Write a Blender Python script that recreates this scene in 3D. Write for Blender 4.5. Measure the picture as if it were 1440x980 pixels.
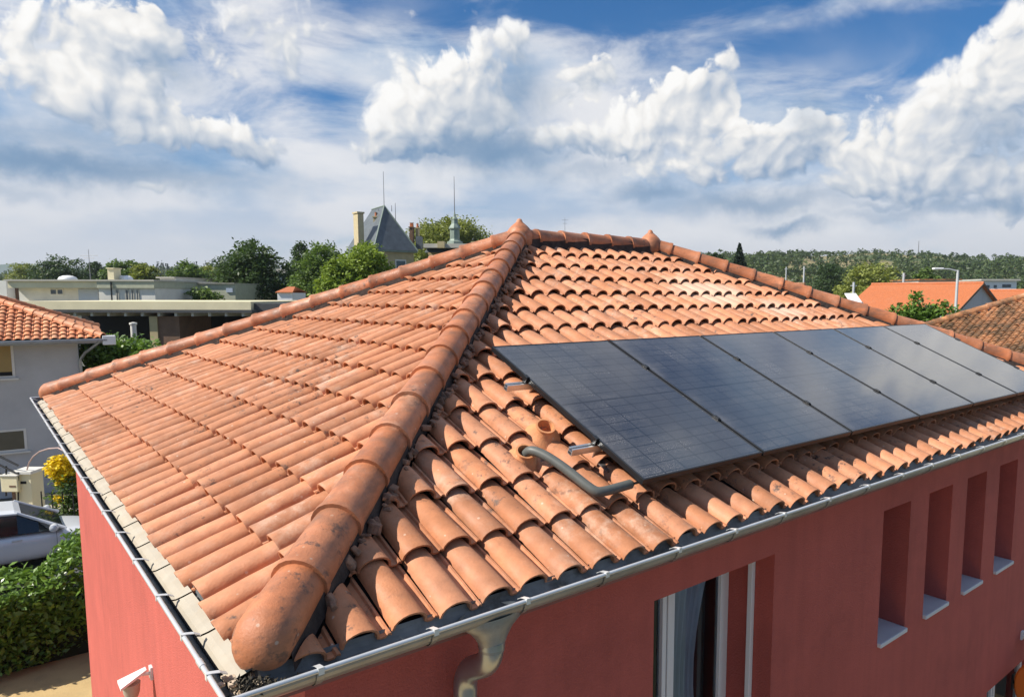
import bpy, math, random
import numpy as np
from mathutils import Vector, Matrix

# ---------------------------------------------------------------- camera, world, sun, exposure
for _o in list(bpy.data.objects):
    bpy.data.objects.remove(_o)
SC = bpy.context.scene
COL = SC.collection
R = math.radians
YAW, PIT, ROL = 0.6929, 0.10738, 0.0018
FPX = 1008.2
CAM = Vector((-0.6965, -2.6032, 1.3283))
PPX, PPY = 720 + 71.3, 490 + 34.6
FW = Vector((math.sin(YAW) * math.cos(PIT), math.cos(YAW) * math.cos(PIT), -math.sin(PIT)))
_r = Vector((math.cos(YAW), -math.sin(YAW), 0))
_u = _r.cross(FW)
RT = _r * math.cos(ROL) + _u * math.sin(ROL)
UP = _u * math.cos(ROL) - _r * math.sin(ROL)
cd = bpy.data.cameras.new('camera')
cam = bpy.data.objects.new('camera', cd)
COL.objects.link(cam)
cam.matrix_world = Matrix(((RT.x, UP.x, -FW.x, CAM.x), (RT.y, UP.y, -FW.y, CAM.y), (RT.z, UP.z, -FW.z, CAM.z), (0, 0, 0, 1)))
cd.sensor_width = 36
cd.lens = FPX / 1440 * 36
cd.shift_x = -71.3 / 1440
cd.shift_y = 34.6 / 1440
cd.clip_start = 0.05
cd.clip_end = 20000
SC.camera = cam

SUN_EL = R(44)
SUN_DIR = Vector((-0.86, 0.32, 0)).normalized() * math.cos(SUN_EL) + Vector((0, 0, math.sin(SUN_EL)))   # towards the sun
sl = bpy.data.lights.new('sun', 'SUN')
sl.energy = 5.0
sl.angle = R(0.53)
sl.color = (1.0, 0.93, 0.82)
sun = bpy.data.objects.new('sun', sl)
COL.objects.link(sun)
sun.rotation_euler = SUN_DIR.to_track_quat('Z', 'Y').to_euler()

vs = SC.view_settings
vs.view_transform = 'Standard'
vs.look = 'None'
vs.gamma = 1
vs.exposure = 0.40
vs.use_curve_mapping = False
SC.cycles.max_bounces = 6
SC.cycles.diffuse_bounces = 3
SC.cycles.use_denoising = True

def pix(px, py):
    """direction through a point of the photograph (used to place things when laying the town out)"""
    return FW + RT * ((px - PPX) / FPX) - UP * ((py - PPY) / FPX)

def azel(px, py):
    d = pix(px, py).normalized()
    x = d.x * math.cos(YAW) - d.y * math.sin(YAW)
    y = d.x * math.sin(YAW) + d.y * math.cos(YAW)
    return math.atan2(x, y), math.asin(d.z)

class NT:
    """tiny node-tree writer: every method returns an output socket"""
    def __init__(s, tree):
        s.t = tree
    def n(s, kind, **kw):
        nd = s.t.nodes.new(kind)
        for k, v in kw.items():
            setattr(nd, k, v)
        return nd
    def put(s, sock, v):
        if v is None:
            return
        if isinstance(v, bpy.types.NodeSocket):
            s.t.links.new(v, sock)
        else:
            if isinstance(v, (tuple, list)) and len(v) == 3 and sock.type == 'RGBA':
                v = (*v, 1)
            sock.default_value = v
    def m(s, op, a, b=None, c=None, clamp=False):
        nd = s.n('ShaderNodeMath', operation=op, use_clamp=clamp)
        for i, v in enumerate((a, b, c)):
            s.put(nd.inputs[i], v)
        return nd.outputs[0]
    def add(s, a, b): return s.m('ADD', a, b)
    def sub(s, a, b): return s.m('SUBTRACT', a, b)
    def mul(s, a, b): return s.m('MULTIPLY', a, b)
    def vm(s, op, a, b=None, scale=None):
        nd = s.n('ShaderNodeVectorMath', operation=op)
        s.put(nd.inputs[0], a)
        if b is not None: s.put(nd.inputs[1], b)
        if scale is not None: s.put(nd.inputs['Scale'], scale)
        return nd.outputs['Value' if op in ('LENGTH', 'DOT_PRODUCT') else 'Vector']
    def ramp(s, v, a, b, lo=0.0, hi=1.0, smooth=True):
        nd = s.n('ShaderNodeMapRange', interpolation_type='SMOOTHSTEP' if smooth else 'LINEAR')
        for i, x in enumerate((v, a, b, lo, hi)):
            s.put(nd.inputs[i], x)
        return nd.outputs[0]
    def mix(s, f, a, b, blend='MIX'):
        nd = s.n('ShaderNodeMix', data_type='RGBA', blend_type=blend)
        s.put(nd.inputs[0], f); s.put(nd.inputs[6], a); s.put(nd.inputs[7], b)
        return nd.outputs[2]
    def noise(s, vec, scale, detail=4, rough=0.55, dim='3D', dist=0.0, col=False):
        nd = s.n('ShaderNodeTexNoise', noise_dimensions=dim)
        s.put(nd.inputs['Vector'], vec)
        nd.inputs['Scale'].default_value = scale
        nd.inputs['Detail'].default_value = detail
        nd.inputs['Roughness'].default_value = rough
        nd.inputs['Distortion'].default_value = dist
        return nd.outputs[1 if col else 0]
    def voro(s, vec, scale, detail=0, rough=0.5, dim='2D', feature='F1', out=0, smooth=0.6):
        nd = s.n('ShaderNodeTexVoronoi', voronoi_dimensions=dim, feature=feature)
        s.put(nd.inputs['Vector'], vec)
        nd.inputs['Scale'].default_value = scale
        nd.inputs['Detail'].default_value = detail
        nd.inputs['Roughness'].default_value = rough
        if feature == 'SMOOTH_F1': nd.inputs['Smoothness'].default_value = smooth
        return nd.outputs[out]
    def comb(s, x, y, z=0.0):
        nd = s.n('ShaderNodeCombineXYZ')
        for i, v in enumerate((x, y, z)): s.put(nd.inputs[i], v)
        return nd.outputs[0]

# cumulus masses of the sky: (photo x, photo y, radius x, radius y, weight), turned into azimuth / elevation
CUMULUS = [
    (520, 185, 40, 38, 1.25), (570, 172, 44, 38, 1.1), (615, 142, 44, 40, 1.15), (655, 110, 38, 36, 1.15), (697, 80, 30, 32, 1.15), (735, 56, 25, 22, 1.25), (640, 185, 85, 40, .85), (710, 165, 60, 50, .7), (745, 205, 60, 32, .6), (560, 215, 50, 18, .7),
    (815, 105, 45, 30, .6), (775, 130, 30, 20, .4), (820, 195, 50, 26, .8), (870, 185, 48, 36, .95), (920, 160, 46, 36, 1.1), (965, 138, 42, 36, 1.15), (1008, 108, 26, 32, 1.2), (1020, 85, 12, 12, .9), (955, 200, 84, 34, 1.0), (1065, 190, 60, 36, 1.1), (1030, 240, 120, 30, 1.05), (1125, 205, 50, 30, 1.05), (1130, 165, 30, 28, .8), (1105, 306, 60, 11, .9), (950, 255, 60, 22, .8),
    (1432, 25, 46, 50, 1.3), (1420, 95, 58, 50, 1.1), (1355, 115, 60, 40, .9), (1300, 125, 55, 32, .7), (1430, 170, 70, 60, 1.1), (1340, 190, 95, 50, .95), (1260, 215, 78, 38, .95), (1210, 262, 60, 18, 1.05), (1290, 250, 60, 26, 1.1), (1380, 262, 80, 30, 1.1), (1445, 285, 60, 28, 1.0), (1250, 318, 70, 9, .45), (1200, 170, 90, 40, .55),
    (1540, 60, 90, 130, 1.4), (1640, 20, 130, 170, 1.4), (1800, 100, 220, 150, 1.3), (2050, 120, 200, 140, 1.1),  # unseen clouds added right of the view to brighten the panel reflections
    (30, 80, 34, 32, 1.0), (100, 50, 60, 40, .8), (205, 22, 48, 42, 1.15), (228, 72, 32, 36, .95), (150, 72, 50, 36, .95), (112, 118, 64, 36, 1.0), (40, 140, 74, 30, .9), (165, 140, 62, 32, 1.1), (215, 178, 60, 30, 1.0), (285, 195, 80, 28, 1.05), (358, 205, 54, 24, 1.05), (250, 120, 44, 22, .6),
    (335, 108, 50, 20, .75), (405, 88, 30, 26, .9), (375, 55, 40, 26, .4), (300, 80, 38, 18, .35), (400, 20, 80, 42, .9), (330, 30, 40, 26, .7), (285, 48, 16, 13, .75), (40, 20, 60, 26, .7), (575, 30, 22, 11, .85), (655, 16, 26, 10, .85), (230, 262, 110, 13, .75), (540, 90, 60, 44, .6), (815, 90, 60, 30, .6),
]
def build_world():
    w = bpy.data.worlds.new('World')
    SC.world = w
    w.use_nodes = True
    w.cycles.sampling_method = 'NONE'
    t = w.node_tree
    t.nodes.clear()
    N = NT(t)
    out = N.n('ShaderNodeOutputWorld')
    tc = N.n('ShaderNodeTexCoord')
    d = tc.outputs['Generated']
    X = N.vm('DOT_PRODUCT', d, (math.cos(YAW), -math.sin(YAW), 0))
    Y = N.vm('DOT_PRODUCT', d, (math.sin(YAW), math.cos(YAW), 0))
    Z = N.vm('DOT_PRODUCT', d, (0, 0, 1))
    az = N.m('ARCTAN2', X, Y)
    el = N.m('ARCSINE', Z)
    uv = N.comb(az, el)
    # ---- cumulus: rounded masses, their slope towards the sun, and billows at two places for relief
    wv = N.vm('SUBTRACT', N.noise(uv, 9, 3, .55, '2D', col=True), (.5, .5, .5))
    P = N.vm('ADD', uv, N.vm('SCALE', wv, scale=.05))
    S = B = None
    for (px, py, rx, ry, wgt) in CUMULUS:
        a, e = azel(px, py)
        c = math.cos(a) ** 2
        ix, iy = FPX / (rx * c), FPX / (ry * math.sqrt(c))
        nd = N.n('ShaderNodeVectorMath', operation='MULTIPLY_ADD')
        N.put(nd.inputs[0], P); nd.inputs[1].default_value = (ix, iy, 0); nd.inputs[2].default_value = (-a * ix, -e * iy, 0)
        q = nd.outputs[0]
        ex = N.m('POWER', .42, N.vm('DOT_PRODUCT', q, q))
        up = N.mul(ex, N.vm('DOT_PRODUCT', q, (-.45 * wgt, .8 * wgt, 0)))
        S = N.mul(ex, wgt) if S is None else N.m('MULTIPLY_ADD', ex, wgt, S)
        B = up if B is None else N.add(B, up)
    # sky outside the photograph: scattered cumulus
    gen = N.ramp(N.noise(P, 2.3, 2, .5, '2D'), .58, .8, 0, 1.2)
    outside = N.m('MULTIPLY', N.ramp(N.m('ABSOLUTE', az), 1.0, 1.2), N.ramp(N.m('ABSOLUTE', az), 1.5, 1.8, 1, 0))
    S = N.m('MAXIMUM', S, N.mul(gen, outside))
    T = N.sub(1.0, N.m('EXPONENT', N.mul(S, -1.0)))
    def billow(Q):
        b1 = N.voro(Q, 15, 0, .5)
        b2 = N.voro(Q, 38, 1.0, .5)
        fb = N.noise(Q, 20, 4, .55, '2D')
        r = N.add(N.mul(N.sub(.40, b1), .34), N.mul(N.sub(.42, b2), .26))
        return N.m('MULTIPLY_ADD', N.sub(fb, .5), .45, r)
    f0 = billow(P)
    f1 = billow(N.vm('ADD', P, (-.010, .011, 0)))
    D0 = N.m('MULTIPLY_ADD', N.add(f0, N.mul(N.sub(N.noise(P, 60, 6, .65, '2D'), .5), .30)), N.ramp(T, 0.0, .35, .3, 1.0), T)
    edge = N.ramp(D0, .46, N.ramp(N.noise(uv, 5, 2, .5, '2D'), .35, .65, .60, .80))
    fine = N.sub(f0, f1)
    slope = N.m('DIVIDE', B, N.add(S, .25))
    lit = N.add(N.add(.70, N.mul(fine, 1.05)), N.m('MULTIPLY', slope, .85))
    lit = N.m('MULTIPLY_ADD', f0, .35, lit)
    lit = N.m('MINIMUM', N.m('MAXIMUM', lit, 0), 1.12)
    # thick undersides: blue-grey slate, tops: warm white
    ccol = N.mix(N.ramp(lit, .15, .9, smooth=False), (.26, .38, .56), (.94, .925, .90))
    ccol = N.mix(N.ramp(lit, .85, 1.12), ccol, (1.03, 1.02, 1.0))
    # ---- clear sky: Nishita
    sky = N.n('ShaderNodeTexSky', sky_type='NISHITA')
    sky.sun_disc = False
    sky.sun_elevation = SUN_EL
    sky.sun_rotation = math.atan2(SUN_DIR.x, SUN_DIR.y)
    sky.air_density = 1.1
    sky.dust_density = .6
    sky.ozone_density = 2.5
    skyc = N.mix(1.0, N.vm('SCALE', sky.outputs[0], scale=.085), (.36, .84, 1.28), 'MULTIPLY')
    # ---- veil of high thin cloud, thicker towards the horizon, torn into streaks
    stv = N.vm('MULTIPLY', uv, (1, 2.6, 1))
    st = N.noise(N.vm('ADD', stv, (3.1, .4, 0)), 4.2, 9, .6, '2D', .35)
    st2 = N.noise(N.vm('ADD', stv, (.7, 2.4, 0)), 1.7, 3, .5, '2D')
    lo = N.ramp(el, .0, .42, .62, 0.0)
    holes = None
    for (px, py, rx, ry, wgt) in [(560, 10, 90, 24, 1.1), (1230, 62, 150, 36, 1.1), (900, 12, 220, 28, .7), (1000, 60, 120, 26, .2), (250, 100, 60, 40, .35), (470, 150, 40, 40, .3), (860, 60, 90, 30, .25)]:
        a, e = azel(px, py)
        q = N.vm('MULTIPLY', N.vm('SUBTRACT', uv, (a, e, 0)), (FPX / rx, FPX / ry, 0))
        b = N.mul(N.m('EXPONENT', N.mul(N.vm('DOT_PRODUCT', q, q), -.8)), wgt)
        holes = b if holes is None else N.m('MAXIMUM', holes, b)
    va = N.add(N.add(N.mul(N.sub(st, .5), 2.0), .60), N.add(lo, N.mul(N.sub(st2, .5), .9)))
    va = N.m('SUBTRACT', va, holes)
    soft = None
    for (px, py, rx, ry, wgt) in [(1170, 205, 190, 70, .8), (870, 110, 90, 40, .6), (120, 60, 220, 80, .5), (400, 50, 110, 60, .55), (540, 80, 60, 60, .55), (1250, 312, 240, 14, .7), (640, 250, 160, 14, .6), (250, 264, 130, 12, .6), (1000, 330, 200, 16, .4), (1080, 110, 110, 20, .4)]:
        a, e = azel(px, py)
        q = N.vm('MULTIPLY', N.vm('SUBTRACT', P, (a, e, 0)), (FPX / rx, FPX / ry, 0))
        b = N.mul(N.m('POWER', .42, N.vm('DOT_PRODUCT', q, q)), wgt)
        soft = b if soft is None else N.m('MAXIMUM', soft, b)
    soft = N.mul(soft, N.ramp(st, .36, .60, .15, .95))
    behind = N.ramp(N.m('ABSOLUTE', az), 1.2, 1.8, 1.0, .35)
    veil = N.mul(N.mul(N.ramp(va, 0.05, 1.0), .93), behind)
    vlit = N.noise(N.vm('ADD', stv, (5.2, 1.3, 0)), 3.2, 6, .55, '2D')
    vcol = N.mix(N.ramp(vlit, .34, .60), (.38, .52, .72), (.88, .88, .90))
    vcol = N.mix(N.ramp(el, .02, .17, 1.0, 0.0), vcol, (.70, .71, .76))
    # long slate-blue bars of distant cloud bases
    bars = None
    for (px, py, rx, ry, wgt) in [(70, 232, 200, 22, .95), (230, 240, 120, 10, .55), (90, 200, 150, 20, .5), (690, 215, 110, 26, .95), (820, 240, 60, 16, .5), (920, 268, 60, 14, .7), (1060, 285, 110, 17, .75), (1105, 320, 45, 9, .8), (1370, 292, 130, 9, .6), (1250, 285, 70, 7, .5), (20, 270, 40, 10, .4), (790, 240, 30, 20, .4), (1390, 190, 30, 28, .35), (1135, 168, 26, 24, .4), (735, 130, 34, 48, .7), (700, 175, 60, 30, .5), (1290, 300, 150, 8, .4), (250, 105, 30, 18, .4)]:
        a, e = azel(px, py)
        wq = N.vm('ADD', uv, N.vm('SCALE', N.vm('SUBTRACT', N.noise(uv, 14, 5, .6, '2D', col=True), (.5, .5, .5)), scale=.05)) if bars is None else wq
        q = N.vm('MULTIPLY', N.vm('SUBTRACT', wq, (a, e, 0)), (FPX / rx, FPX / ry, 0))
        b = N.mul(N.m('EXPONENT', N.mul(N.vm('DOT_PRODUCT', q, q), -.9)), wgt)
        bars = b if bars is None else N.m('MAXIMUM', bars, b)
    c = N.mix(veil, skyc, vcol)
    c = N.mix(N.m('MINIMUM', soft, .92), c, (.86, .87, .89))
    c = N.mix(edge, c, ccol)
    c = N.mix(N.m('MULTIPLY', bars, N.ramp(D0, .5, 1.3, 1, .75)), c, (.19, .32, .50))
    # below the horizon
    c = N.mix(N.ramp(el, -.02, 0.0, 1, 0), c, (.08, .08, .065))
    bg = N.n('ShaderNodeBackground')
    N.put(bg.inputs[0], c)
    bg.inputs[1].default_value = 0.74
    t.links.new(bg.outputs[0], out.inputs[0])
build_world()

# ---------------------------------------------------------------- helpers
rng = np.random.default_rng(7)
random.seed(5)
G = -5.2                       # street level, eaves of the red house are z = 0

class MB:
    """collects faces and links them as ONE mesh object"""
    def __init__(s): s.v = []; s.f = []; s.t = []
    def _a(s, vs_, fs, tint=.5):
        k = len(s.v); s.v += [tuple(p) for p in vs_]; s.f += [tuple(i + k for i in f) for f in fs]; s.t += [tint] * len(fs)
        return s
    def quad(s, a, b, c, d, tint=.5): return s._a([a, b, c, d], [(0, 1, 2, 3)], tint)
    def poly(s, pts, tint=.5): return s._a(pts, [tuple(range(len(pts)))], tint)
    def box(s, c0, c1, M=None, tint=.5, bev=0.0):
        (x0, y0, z0), (x1, y1, z1) = [min(a, b) for a, b in zip(c0, c1)], [max(a, b) for a, b in zip(c0, c1)]
        if bev > 0:
            b = bev; pts = []; fs = []
            bm = bmesh.new(); bmesh.ops.create_cube(bm, size=1)
            for v in bm.verts: v.co = Vector(((x0 + x1) / 2 + v.co.x * (x1 - x0), (y0 + y1) / 2 + v.co.y * (y1 - y0), (z0 + z1) / 2 + v.co.z * (z1 - z0)))
            bmesh.ops.bevel(bm, geom=bm.edges[:], offset=b, segments=2, affect='EDGES', profile=.5)
            bm.verts.index_update()
            pts = [v.co.copy() for v in bm.verts]; fs = [[v.index for v in f.verts] for f in bm.faces]; bm.free()
        else:
            pts = [Vector(p) for p in ((x0, y0, z0), (x1, y0, z0), (x1, y1, z0), (x0, y1, z0), (x0, y0, z1), (x1, y0, z1), (x1, y1, z1), (x0, y1, z1))]
            fs = [(3, 2, 1, 0), (4, 5, 6, 7), (0, 1, 5, 4), (1, 2, 6, 5), (2, 3, 7, 6), (3, 0, 4, 7)]
        if M is not None: pts = [M @ p for p in pts]
        return s._a(pts, fs, tint)
    def prism(s, outline, ext, tint=.5):
        """outline: list of 3D points (planar), ext: vector"""
        n = len(outline); e = Vector(ext)
        a = [Vector(p) for p in outline]; b = [p + e for p in a]
        fs = [tuple(range(n))[::-1], tuple(range(n, 2 * n))] + [(i, (i + 1) % n, n + (i + 1) % n, n + i) for i in range(n)]
        return s._a(a + b, fs, tint)
    def tube(s, pts, r, n=10, cap=True, tint=.5):
        pts = [Vector(p) for p in pts]; rs = r if isinstance(r, (list, tuple)) else [r] * len(pts)
        vs_ = []; fs = []; up = None
        for i, p in enumerate(pts):
            d = (pts[min(i + 1, len(pts) - 1)] - pts[max(i - 1, 0)]).normalized()
            if up is None: up = Vector((0, 0, 1)) if abs(d.z) < .9 else Vector((1, 0, 0))
            a = d.cross(up)
            if a.length < 1e-4: a = d.orthogonal()
            a.normalize(); b = a.cross(d).normalized(); up = b
            for k in range(n):
                t = 2 * math.pi * k / n
                vs_.append(p + (a * math.cos(t) + b * math.sin(t)) * rs[i])
        for i in range(len(pts) - 1):
            for k in range(n):
                k2 = (k + 1) % n
                fs.append((i * n + k, i * n + k2, (i + 1) * n + k2, (i + 1) * n + k))
        if cap: fs += [tuple(range(n))[::-1], tuple((len(pts) - 1) * n + k for k in range(n))]
        return s._a(vs_, fs, tint)
    def lathe(s, base, prof, n=20, axis=(0, 0, 1), tint=.5):
        """prof: list of (radius, height)"""
        ax = Vector(axis).normalized(); a = ax.orthogonal().normalized(); b = ax.cross(a); base = Vector(base)
        vs_ = []; fs = []
        for r, h in prof:
            for k in range(n):
                t = 2 * math.pi * k / n
                vs_.append(base + ax * h + (a * math.cos(t) + b * math.sin(t)) * max(r, .0005))
        for i in range(len(prof) - 1):
            for k in range(n):
                k2 = (k + 1) % n
                fs.append((i * n + k, i * n + k2, (i + 1) * n + k2, (i + 1) * n + k))
        fs += [tuple(range(n))[::-1], tuple((len(prof) - 1) * n + k for k in range(n))]
        return s._a(vs_, fs, tint)
    def build(s, name, mat, parent=None, smooth=False, M=None, sharp=40):
        me = bpy.data.meshes.new(name)
        me.from_pydata(s.v, [], s.f)
        if M is not None: me.transform(M)
        at = me.attributes.new('tint', 'FLOAT', 'FACE'); at.data.foreach_set('value', s.t)
        me.materials.append(mat)
        if smooth:
            me.polygons.foreach_set('use_smooth', [True] * len(me.polygons)); me.set_sharp_from_angle(angle=R(sharp))
        me.update()
        o = bpy.data.objects.new(name, me); COL.objects.link(o)
        if parent is not None: o.parent = parent
        return o
import bmesh

def np_mesh(name, verts, faces_n, tint, mat, parent=None, smooth=False):
    """verts (n,3), every face a quad of 4 consecutive verts"""
    nf = len(verts) // faces_n
    me = bpy.data.meshes.new(name)
    me.vertices.add(len(verts)); me.vertices.foreach_set('co', verts.astype(np.float32).ravel())
    me.loops.add(len(verts)); me.loops.foreach_set('vertex_index', np.arange(len(verts), dtype=np.int32))
    me.polygons.add(nf); me.polygons.foreach_set('loop_start', np.arange(0, len(verts), faces_n, dtype=np.int32))
    try: me.polygons.foreach_set('loop_total', np.full(nf, faces_n, dtype=np.int32))
    except Exception: pass
    me.update(calc_edges=True)
    at = me.attributes.new('tint', 'FLOAT', 'FACE'); at.data.foreach_set('value', tint.astype(np.float32))
    me.materials.append(mat)
    o = bpy.data.objects.new(name, me); COL.objects.link(o)
    if parent is not None: o.parent = parent
    return o

def tag(o, label=None, cat=None, group=None, kind=None):
    if label: o['label'] = label
    if cat: o['category'] = cat
    if group: o['group'] = group
    if kind: o['kind'] = kind
    return o

def thing(name, label, cat, loc=(0, 0, 0), rz=0, group=None):
    o = bpy.data.objects.new(name, None); COL.objects.link(o)
    o.empty_display_size = .2
    o.location = loc; o.rotation_euler = (0, 0, rz)
    return tag(o, label, cat, group)

def copy_tree(o, parent=None):
    c = o.copy(); COL.objects.link(c)
    if parent is not None: c.parent = parent
    for ch in [x for x in bpy.data.objects if x.parent == o]:
        copy_tree(ch, c)
    return c

# ---------------------------------------------------------------- materials
def mat(name, base, rough=.8, metal=0.0, vary=.12, scale=3.0, dirt=None, dirt_amt=.0, dirt_scale=2.0, bump=0.0, bump_scale=40.0, tint_amt=0.0, tint_col=None, spec=.5, hue=None, coord='Object', coat=0.0):
    m = bpy.data.materials.new(name); m.use_nodes = True
    t = m.node_tree; t.nodes.clear(); N = NT(t)
    out = N.n('ShaderNodeOutputMaterial'); b = N.n('ShaderNodeBsdfPrincipled')
    tc = N.n('ShaderNodeTexCoord').outputs[coord]
    c = base
    if vary > 0:
        f = N.noise(tc, scale, 5, .6)
        f = N.ramp(f, .3, .7, 1 - vary, 1 + vary, smooth=False)
        c = N.vm('SCALE', (base[0], base[1], base[2]), scale=f)
    if tint_amt > 0:
        a = N.n('ShaderNodeAttribute'); a.attribute_name = 'tint'
        f = N.ramp(a.outputs['Fac'], 0, 1, 1 - tint_amt, 1 + tint_amt, smooth=False)
        c = N.vm('SCALE', c, scale=f)
        if tint_col is not None:
            f2 = N.m('FRACT', N.mul(a.outputs['Fac'], 7.31))
            c = N.mix(N.ramp(f2, .45, 1.0, 0, .75), c, tint_col)
    if dirt is not None:
        d = N.noise(tc, dirt_scale, 8, .68)
        c = N.mix(N.mul(N.ramp(d, .48, .72), dirt_amt), c, dirt)
    N.put(b.inputs['Base Color'], c)
    b.inputs['Roughness'].default_value = rough
    b.inputs['Metallic'].default_value = metal
    b.inputs['Specular IOR Level'].default_value = spec
    b.inputs['Coat Weight'].default_value = coat
    if bump > 0:
        bn = N.n('ShaderNodeBump'); bn.inputs['Strength'].default_value = bump; bn.inputs['Distance'].default_value = .02
        N.put(bn.inputs['Height'], N.noise(tc, bump_scale, 4, .6)); N.put(b.inputs['Normal'], bn.outputs[0])
    t.links.new(b.outputs[0], out.inputs[0])
    return m

def streaks(m, amt=.075):
    t = m.node_tree; N = NT(t); b = [n for n in t.nodes if n.type == 'BSDF_PRINCIPLED'][0]
    src = b.inputs['Base Color'].links[0].from_socket
    P = N.n('ShaderNodeTexCoord').outputs['Object']
    f = N.noise(N.vm('MULTIPLY', P, (5, 5, .35)), 1.4, 6, .65)
    g = N.noise(N.vm('MULTIPLY', P, (1, 1, 1)), .35, 3, .5)
    N.put(b.inputs['Base Color'], N.vm('SCALE', src, scale=N.mul(N.ramp(f, .35, .7, 1 + amt * .3, 1 - amt), N.ramp(g, .3, .7, 1.05, .93))))

def tile_mat(name, base, base2, moss=None, moss_amt=0.0, pale_amt=.5, rough=.62, dark_amt=.8, soot=.0, patches=()):
    m = bpy.data.materials.new(name); m.use_nodes = True
    t = m.node_tree; t.nodes.clear(); N = NT(t)
    out = N.n('ShaderNodeOutputMaterial'); b = N.n('ShaderNodeBsdfPrincipled')
    P = N.n('ShaderNodeTexCoord').outputs['Object']
    at = N.n('ShaderNodeAttribute'); at.attribute_name = 'tint'; tn = at.outputs['Fac']
    c = N.mix(tn, base, base2)
    r2 = N.m('FRACT', N.mul(tn, 13.7))
    c = N.vm('SCALE', c, scale=N.ramp(r2, 0, 1, .84, 1.13, smooth=False))
    # firing clouds, within a tile
    c = N.vm('SCALE', c, scale=N.ramp(N.noise(P, 9, 5, .6), .3, .7, .80, 1.16, smooth=False))
    # pale bloom, in broad patches and in fine veins
    big = N.noise(P, .8, 3, .5)
    bl = N.mul(N.ramp(N.noise(P, 5.5, 8, .7), .46, .70), N.ramp(big, .45, .7, .15, 1))
    c = N.mix(N.mul(bl, pale_amt), c, (.66, .48, .36))
    # dark weathering in blotches and specks
    dk = N.mul(N.ramp(N.noise(P, 13, 8, .72), .54, .66), N.ramp(N.noise(N.vm('ADD', P, (9, 3, 1)), 1.1, 3, .5), .46, .64))
    c = N.mix(N.mul(dk, dark_amt), c, (.085, .06, .048))
    if soot > 0:
        so = N.ramp(N.noise(N.vm('MULTIPLY', P, (2, 2, 5)), 2.2, 6, .65), .42, .7)
        c = N.mix(N.mul(so, soot), c, (.20, .10, .06))
    # lime-washed patches where water has run for years
    for (px_, py_, rx_, ry_) in patches:
        q = N.vm('MULTIPLY', N.vm('SUBTRACT', P, (px_, py_, 0)), (1 / rx_, 1 / ry_, 0))
        f = N.m('SUBTRACT', 1.0, N.vm('LENGTH', q))
        f = N.mul(N.ramp(N.add(f, N.mul(N.sub(N.noise(P, 3, 6, .7), .5), 1.6)), .0, .7), .6)
        c = N.mix(f, c, (.68, .52, .40))
    # lichen: small pale dots
    v = N.voro(P, 21, 0, dim='3D')
    vc = N.voro(P, 21, 0, dim='3D', out=1)
    sep = N.n('ShaderNodeSeparateColor'); N.put(sep.inputs[0], vc)
    dots = N.mul(N.ramp(N.add(v, N.mul(N.noise(P, 60, 2), .12)), .17, .24, 1, 0), N.ramp(sep.outputs[0], .82, .84))
    c = N.mix(N.mul(dots, .4), c, (.70, .62, .50))
    if moss is not None:
        mo = N.ramp(N.noise(P, 1.9, 9, .72), .36, .62)
        c = N.mix(N.mul(mo, moss_amt), c, moss)
    N.put(b.inputs['Base Color'], c)
    N.put(b.inputs['Roughness'], N.ramp(N.noise(P, 7, 4), .3, .7, rough - .08, rough + .14))
    bn = N.n('ShaderNodeBump'); bn.inputs['Strength'].default_value = .35; bn.inputs['Distance'].default_value = .008
    N.put(bn.inputs['Height'], N.add(N.noise(P, 85, 5, .65), N.mul(N.noise(P, 18, 4, .6), .8)))
    N.put(b.inputs['Normal'], bn.outputs[0])
    t.links.new(b.outputs[0], out.inputs[0])
    return m

def leaf_mat(name, dark, light, rough=.5, trans=.28):
    m = bpy.data.materials.new(name); m.use_nodes = True
    t = m.node_tree; t.nodes.clear(); N = NT(t)
    out = N.n('ShaderNodeOutputMaterial'); b = N.n('ShaderNodeBsdfPrincipled')
    at = N.n('ShaderNodeAttribute'); at.attribute_name = 'tint'
    P = N.n('ShaderNodeTexCoord').outputs['Object']
    f = N.m('ADD', N.mul(at.outputs['Fac'], .7), N.mul(N.ramp(N.noise(P, .5, 3), .3, .7), .3), clamp=True)
    c = N.mix(f, dark, light)
    N.put(b.inputs['Base Color'], c); b.inputs['Roughness'].default_value = rough; b.inputs['Specular IOR Level'].default_value = .35
    tr = N.n('ShaderNodeBsdfTranslucent'); N.put(tr.inputs[0], N.mix(.5, c, (light[0] * 1.2, light[1] * 1.3, light[2] * .6)))
    mx = N.n('ShaderNodeMixShader'); mx.inputs[0].default_value = trans
    t.links.new(b.outputs[0], mx.inputs[1]); t.links.new(tr.outputs[0], mx.inputs[2]); t.links.new(mx.outputs[0], out.inputs[0])
    return m

M_tile = tile_mat('terracotta_tile', (.46, .182, .080), (.57, .245, .125), pale_amt=.72, dark_amt=1.0, patches=[(6.55, 3.2, .9, .5), (7.3, 2.7, .6, .3), (4.9, 1.9, .5, .25)])
M_cap = tile_mat('ridge_terracotta', (.44, .145, .055), (.54, .21, .10), pale_amt=.55, rough=.5, dark_amt=.9, soot=.75)
M_vent = tile_mat('vent_terracotta', (.60, .25, .10), (.62, .27, .12), pale_amt=.3, dark_amt=.3)
M_oldtile = tile_mat('mossy_tile', (.40, .17, .07), (.50, .22, .09), moss=(.085, .058, .030), moss_amt=.92, dark_amt=1.0)
M_nbtile = tile_mat('neighbour_tile', (.62, .22, .09), (.66, .30, .15), dark_amt=.5)
M_orange = tile_mat('orange_tile', (.40, .115, .035), (.44, .135, .045), dark_amt=.2, pale_amt=.2)
M_under = mat('roof_underlay', (.022, .021, .021), .9)
M_red = mat('red_render', (.49, .108, .084), .9, vary=.09, scale=1.2, bump=.45, bump_scale=70, dirt=(.34, .075, .06), dirt_amt=.6, dirt_scale=.9)
streaks(M_red)
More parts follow.
